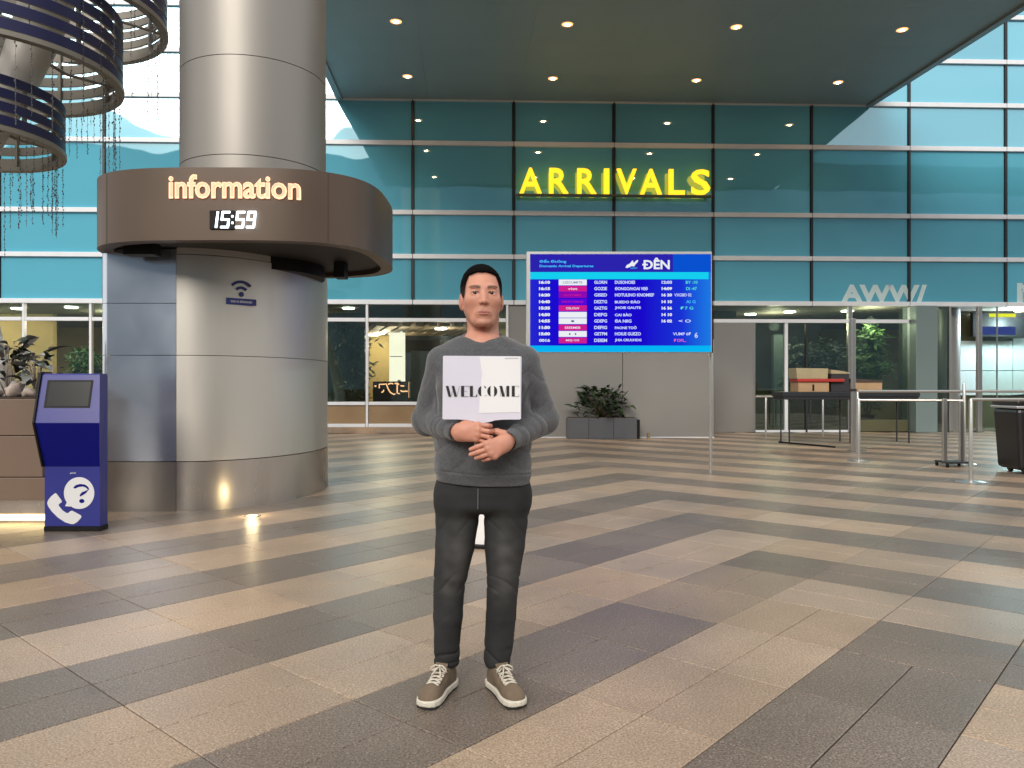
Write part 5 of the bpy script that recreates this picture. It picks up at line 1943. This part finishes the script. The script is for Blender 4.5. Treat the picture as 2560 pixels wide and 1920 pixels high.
def knit():
    m = pm('grey_sweatshirt', (.080, .084, .093), .88, 0, var=.22, vscale=110, bump=.0010, bscale=520, spec=.25)
    b = m.node_tree.nodes['Principled BSDF']
    b.inputs['Sheen Weight'].default_value = .35
    b.inputs['Sheen Roughness'].default_value = .5
    return m


sdf_obj('sweatshirt', shirt, (-.34, -.26, .82), (.37, .20, 1.49), .0034, knit(), man)


# ------------------------------------------------------------------ jeans
def jeans(p):
    x, y, z = p.T
    w = np.interp(z, [.70, .76, .82, .88, .93], [.190, .189, .187, .184, .182])
    dd = np.interp(z, [.70, .76, .82, .88, .93], [.104, .115, .120, .118, .115])
    r = (np.abs((x - .008) / w) ** 2.5 + np.abs((y - .006) / dd) ** 2.5) ** .4
    pel = (r - 1) * np.minimum(w, dd)
    pel = smax(pel, .735 - z, .05)
    pel = smax(pel, z - .925, .01)
    out = pel
    legs = []
    vj = lambda a: 1.5 * (1 - np.abs(a)) ** 2.2 - .12
    for pts, sd in ((LLEG, .3), (RLEG, 1.7)):
        d = chain(p, [(c_, r_ * (1.06 if c_[2] < .62 else 1.0)) for c_, r_ in pts], .005)
        # creases: behind the knee, stacked at the ankle, fanning from the crotch
        c = np.interp(z, [q[0][2] for q in pts[::-1]], [q[0][0] for q in pts[::-1]])
        lx = x - c
        sg_ = math.copysign(1, pts[0][0][0])
        kn = .0040 * vj(np.sin(z * 48 + lx * 30 * sg_ + 2.2 * wob(p, 17, sd))) * np.exp(-((z - .455) / .034) ** 2)
        an = .0052 * vj(np.sin(z * 52 + lx * 26 * sg_ + 2.4 * wob(p, 20, sd + 1) + sd)) * np.exp(-((z - .155) / .045) ** 2)
        sh = .0010 * vj(np.sin(z * 22 - lx * 30 + 2 * wob(p, 14, sd))) * np.exp(-((z - .29) / .07) ** 2)
        th = .0022 * vj(np.sin(z * 30 + lx * sg_ * 36 + 1.4 * wob(p, 11, sd))) * np.exp(-((z - .69) / .05) ** 2)
        d = d + kn + an + sh + th
        # seam down the outside
        d = smax(d, .090 + .01 * np.sin(lx * 30 + sd) - z, .005)
        legs.append(d)
    lg = np.minimum(legs[0], legs[1])
    lg = smin(legs[0], legs[1], .010)
    out = smin(out, smax(lg, z - .90, .02), .025)
    # fly seam and pocket edges
    out = out + np.where(y < 0, .0022 * np.exp(-((x + .006 - .03 * np.clip(.76 - z, 0, 1)) / .0025) ** 2) * (z > .73), 0)
    # open hems
    for pts in (LLEG, RLEG):
        a = pts[-1][0]
        out = smax(out, -smax(np.hypot(x - a[0], y - a[1]) - .040, z - .115, .004), .003)
    return out


M_JEAN = pm('black_denim', (.0255, .0265, .0285), .80, 0, var=.5, vscale=5, bump=.0007, bscale=600, spec=.3)


def wear_attr(v):
    """where the denim has faded: thigh fronts and knees"""
    x, y, z = v.T
    a = np.exp(-((np.abs(x - .003) - .098) / .045) ** 2 - ((z - .575) / .115) ** 2)
    k = .5 * np.exp(-((np.abs(x - -.02) - .105) / .04) ** 2 - ((z - .43) / .05) ** 2)
    return np.clip(a + k, 0, 1) * np.clip(-y / .05 + .2, 0, 1) * (.75 + .5 * wob(v, 60))


_nt = M_JEAN.node_tree
_b = _nt.nodes['Principled BSDF']
_at = _nt.nodes.new('ShaderNodeAttribute')
_at.attribute_name = 'wear'
_mx = _nt.nodes.new('ShaderNodeMix')
_mx.data_type = 'RGBA'
_mx.inputs[7].default_value = (.078, .078, .077, 1)
_nt.links.new(_at.outputs['Fac'], _mx.inputs[0])
_nt.links.new(_b.inputs['Base Color'].links[0].from_socket, _mx.inputs[6])
_nt.links.new(_mx.outputs[2], _b.inputs['Base Color'])
sdf_obj('jeans', jeans, (-.23, -.15, .085), (.24, .17, .935), .0030, M_JEAN, man, None, {'wear': wear_attr})
MB().tube([(-.008, -.1165, .765), (-.0075, -.121, .80), (-.007, -.1235, .846)], .0016, 5).build('fly_stitching', pm('grey_thread', (.16, .16, .16), .8), man)

# ------------------------------------------------------------------ shoes (toe along -y in their own frame)
M_SUEDE = pm('taupe_suede', (.155, .115, .078), .80, 0, var=.22, vscale=22, bump=.0009, bscale=300)
M_SOLE = pm('off_white_rubber', (.64, .61, .52), .55, 0, var=.07, vscale=20)
M_TREAD = pm('dark_tread', (.02, .02, .02), .8)
M_LACE = pm('cream_lace', (.60, .56, .48), .8, 0, var=.12, vscale=120, bump=.0005, bscale=500)


def sole_w(y, s):
    """half widths of the sole (inner, outer) along its length"""
    yy = [-.146, -.142, -.130, -.100, -.060, .0, .06, .10, .128, .138]
    out_ = np.interp(y, yy, [.004, .021, .037, .050, .053, .046, .038, .037, .027, .006])
    inn = np.interp(y, yy, [.004, .023, .037, .045, .044, .034, .031, .034, .026, .006])
    return inn, out_


def make_shoe(side, loc, rz):
    def plan(p, grow):
        x, y = p[:, 0] * side, p[:, 1]                              # +x = outer side
        i, o = sole_w(y, side)
        d = np.maximum(x - o, -x - i) * .9
        d = np.maximum(d, np.maximum(y - .138, -.146 - y))
        return d - grow

    def sole(p):
        z = p[:, 2]
        toe = np.interp(p[:, 1], [-.146, -.10, .13], [.008, .001, .0]) * 0.8
        return smax(plan(p, .002 + .0006 * np.cos(z * 900)), np.maximum(z - .034 - toe * .3, .007 + toe - z), .007)

    def upper(p):
        x, y, z = p[:, 0] * side, p[:, 1], p[:, 2]
        m = np.stack([x, y, z], -1)
        d = ell(m, (.004, -.085, .034), (.0445, .058, .036))
        d = smin(d, rcone(m, (.003, -.065, .036), (.0, .045, .062), .036, .034), .03)
        d = smin(d, ell(m, (0, .080, .052), (.0355, .055, .058)), .03)
        d = smin(d, rcone(m, (0, .02, .072), (0, .060, .098), .030, .031), .02)
        d = smax(d, plan(p, -.001) , .010)
        d = smax(d, .020 - z, .002)
        op = smax(ell(m, (0, .062, .118), (.026, .042, .040)), .072 - z, .004)
        d = smax(d, -op, .004)
        d = smax(d, z - np.interp(y, [-.02, .03, .10, .13], [.110, .112, .092, .102]), .006)
        # toe-cap and eyestay seams
        d = d + .0009 * np.exp(-((y + .072 + 6 * x * x) / .002) ** 2) + .0009 * np.exp(-((np.abs(x) - .026 - .1 * np.clip(z - .07, 0, 1)) / .002) ** 2) * (y > -.065) * (y < .03)
        return d

    nm = 'shoe'
    up = sdf_obj(nm, upper, (-.062, -.152, .012), (.062, .146, .118), .0026, M_SUEDE, man, loc)
    up.rotation_euler = (0, 0, rz)
    sdf_obj('sole', sole, (-.062, -.156, .0), (.062, .146, .046), .0026, M_SOLE, up)
    outl = [(side * x, y) for x, y in [(-.040, -.125), (0, -.139), (.042, -.122), (.050, -.06), (.036, .06), (.030, .12), (0, .132), (-.028, .12), (-.030, .05), (-.040, -.06)]]
    MB().prism(outl, .0, .009).build('tread', M_TREAD, up)
    # tongue
    tg = MB()
    tg.raw([(-.024, -.01, .086), (.024, -.01, .086), (.027, .022, .128), (-.027, .022, .128), (-.022, .0, .080), (.022, .0, .080), (.025, .030, .124), (-.025, .030, .124)],
           [(0, 1, 2, 3), (7, 6, 5, 4), (0, 4, 5, 1), (1, 5, 6, 2), (2, 6, 7, 3), (3, 7, 4, 0)])
    tg.build('tongue', M_SUEDE, up)
    # lacing: bars over the instep, then a bow
    def top(y):
        return float(np.interp(y, [-.07, -.045, -.02, .0, .02], [.0735, .0815, .0915, .1015, .1160])) - .0

    lc = MB()
    for i, y in enumerate((-.060, -.043, -.026, -.009, .008)):
        for s in (-1, 1):
            pts = []
            for t in np.linspace(-1, 1, 9):
                xx = t * .026
                pts.append((xx, y + s * t * .007, top(y + s * t * .004) + .0015 - 7.0 * xx * xx + (.001 if s > 0 else 0)))
            lc.tube(pts, .0034, 6)
    for s in (-1, 1):
        P = [(0, .004, .120), (s * .014, -.006, .128), (s * .030, -.012, .120), (s * .036, -.012, .106), (s * .024, -.010, .108), (s * .004, .002, .118)]
        lc.tube(P, .0032, 6)
        lc.tube([(0, .002, .120), (s * .010, -.018, .112), (s * .020, -.036, .094)], .0030, 6)
    lc.tube([(-.006, .004, .121), (.006, .004, .121)], .006, 8)
    lc.build('lace', M_LACE, up, True)
    return up


make_shoe(-1, (-.165, -.030, 0), R(-19))
make_shoe(1, (.092, -.030, 0), R(25))

# ------------------------------------------------------------------ WELCOME sign in his hands
wl = thing('welcome_sign', 'white paddle sign lettered WELCOME held upright by the man at his chest', 'sign', (PX, PY, 0))
SY = -.200
M_BOARD = pm('white_board', (.70, .70, .82), .22, 0, var=.03, vscale=5)
M_BOARD_REFL = pm('board_reflection_white', (.83, .84, .88), .35, 0, var=.03, vscale=4)
outl = [(-.138, 1.121), (-.136, 1.356), (-.132, 1.359), (.158, 1.357), (.161, 1.353), (.159, 1.122), (.155, 1.118), (.090, 1.1175), (.062, 1.115), (.042, 1.109), (.020, 1.105), (.002, 1.1055), (-.020, 1.110), (-.042, 1.116), (-.08, 1.118), (-.133, 1.1185)]
MB().prism(outl, SY - .004, SY + .001, 'y').build('board', M_BOARD, wl)
MB().prism([(.000, 1.142), (.004, 1.215), (.012, 1.29), (.008, 1.318), (.002, 1.3555), (.1555, 1.3545), (.1565, 1.146)], SY - .0052, SY - .0042, 'y').build('board_reflection', M_BOARD_REFL, wl)  # whiter half painted on as the reflection in the glossy board
MB().tube([(.010, SY + .004, 1.20), (.006, SY + .006, 1.10), (-.012, SY + .004, 1.018)], [.008, .0085, .008], 10).build('handle', pm('pale_wood', (.55, .45, .36), .5, var=.1), wl, True)
MB().box(.098, .150, SY - .0062, SY - .0054, 1.3475, 1.3510).build('corner_print', pm('faint_print', (.50, .51, .55), .6), wl)
M_INK = pm('black_ink', (.010, .010, .011), .5)
M_INKF = pm('faded_ink', (.16, .16, .20), .5)
ZB, ZT = 1.2045, 1.2450


def wx(cx):
    return (cx - 760) * 1.9e-4 * 1.515 + .0125


def strokes(name, polys, mat):
    mb = MB()
    for P in polys:
        mb.prism(P, SY - .0066, SY - .0056, 'y')
    mb.build(name, mat, wl)


def bar(x0, x1, lean=0.0):
    return [(wx(x0), ZT), (wx(x1), ZT), (wx(x1 + lean), ZB), (wx(x0 + lean), ZB)]


def cres(cx, w, thick, a0, a1, side):
    """one swelling stroke of a round letter"""
    zc, hz = (ZT + ZB) / 2, (ZT - ZB) / 2 * 1.03
    o, q = [], []
    for t in np.linspace(a0, a1, 16):
        c, s = math.cos(R(t)), math.sin(R(t))
        th = thick * abs(c) ** .7
        o.append((wx(cx + w * c), zc + hz * s))
        q.append((wx(cx + (w - th) * c), zc + hz * s * .985))
    return o + q[::-1]


def hair_(x0, z0, x1, z1, w=.0009):
    d = Vector((wx(x1) - wx(x0), z1 - z0)).normalized()
    n = Vector((-d.y, d.x)) * w / 2
    return [(wx(x0) + n.x, z0 + n.y), (wx(x1) + n.x, z1 + n.y), (wx(x1) - n.x, z1 - n.y), (wx(x0) - n.x, z0 - n.y)]


strokes('letter', [bar(281, 316, 36), bar(358, 393, 36)], M_INK)
strokes('letter', [bar(482, 521)], M_INK)
strokes('letter', [bar(598, 637), [(wx(672), ZB), (wx(692), ZB), (wx(692), ZB + .011)]], M_INK)
strokes('letter', [cres(770, 66, 42, 118, 242, -1), [(wx(792), ZT + .0003), (wx(812), ZT - .006), (wx(800), ZT - .010), (wx(784), ZT - .002)]], M_INK)
strokes('letter', [cres(892, 66, 42, 112, 248, -1), cres(892, 66, 42, -68, 68, 1)], M_INK)
strokes('letter', [bar(985, 1022, 36), bar(1078, 1115)], M_INK)
strokes('letter', [bar(1148, 1187)], M_INK)
strokes('letter_hairline', [hair_(345, ZB, 385, ZT - .01), hair_(425, ZB, 462, ZT), hair_(518, ZT - .0006, 585, ZT - .0006, .0012), hair_(585, ZT, 585, ZT - .008), hair_(518, (ZT + ZB) / 2, 560, (ZT + ZB) / 2),
                            hair_(518, ZB + .0006, 580, ZB + .0006, .0014), hair_(634, ZB + .0006, 680, ZB + .0006, .0012), hair_(790, ZB + .0012, 822, ZB + .007), hair_(1000, ZB, 1000, ZT - .008),
                            hair_(1052, ZB + .004, 1082, ZT), hair_(1184, ZT - .0006, 1240, ZT - .0006, .0012), hair_(1240, ZT, 1240, ZT - .008), hair_(1184, ZB + .0006, 1242, ZB + .0006, .0014), hair_(1242, ZB, 1242, ZB + .009)], M_INKF)
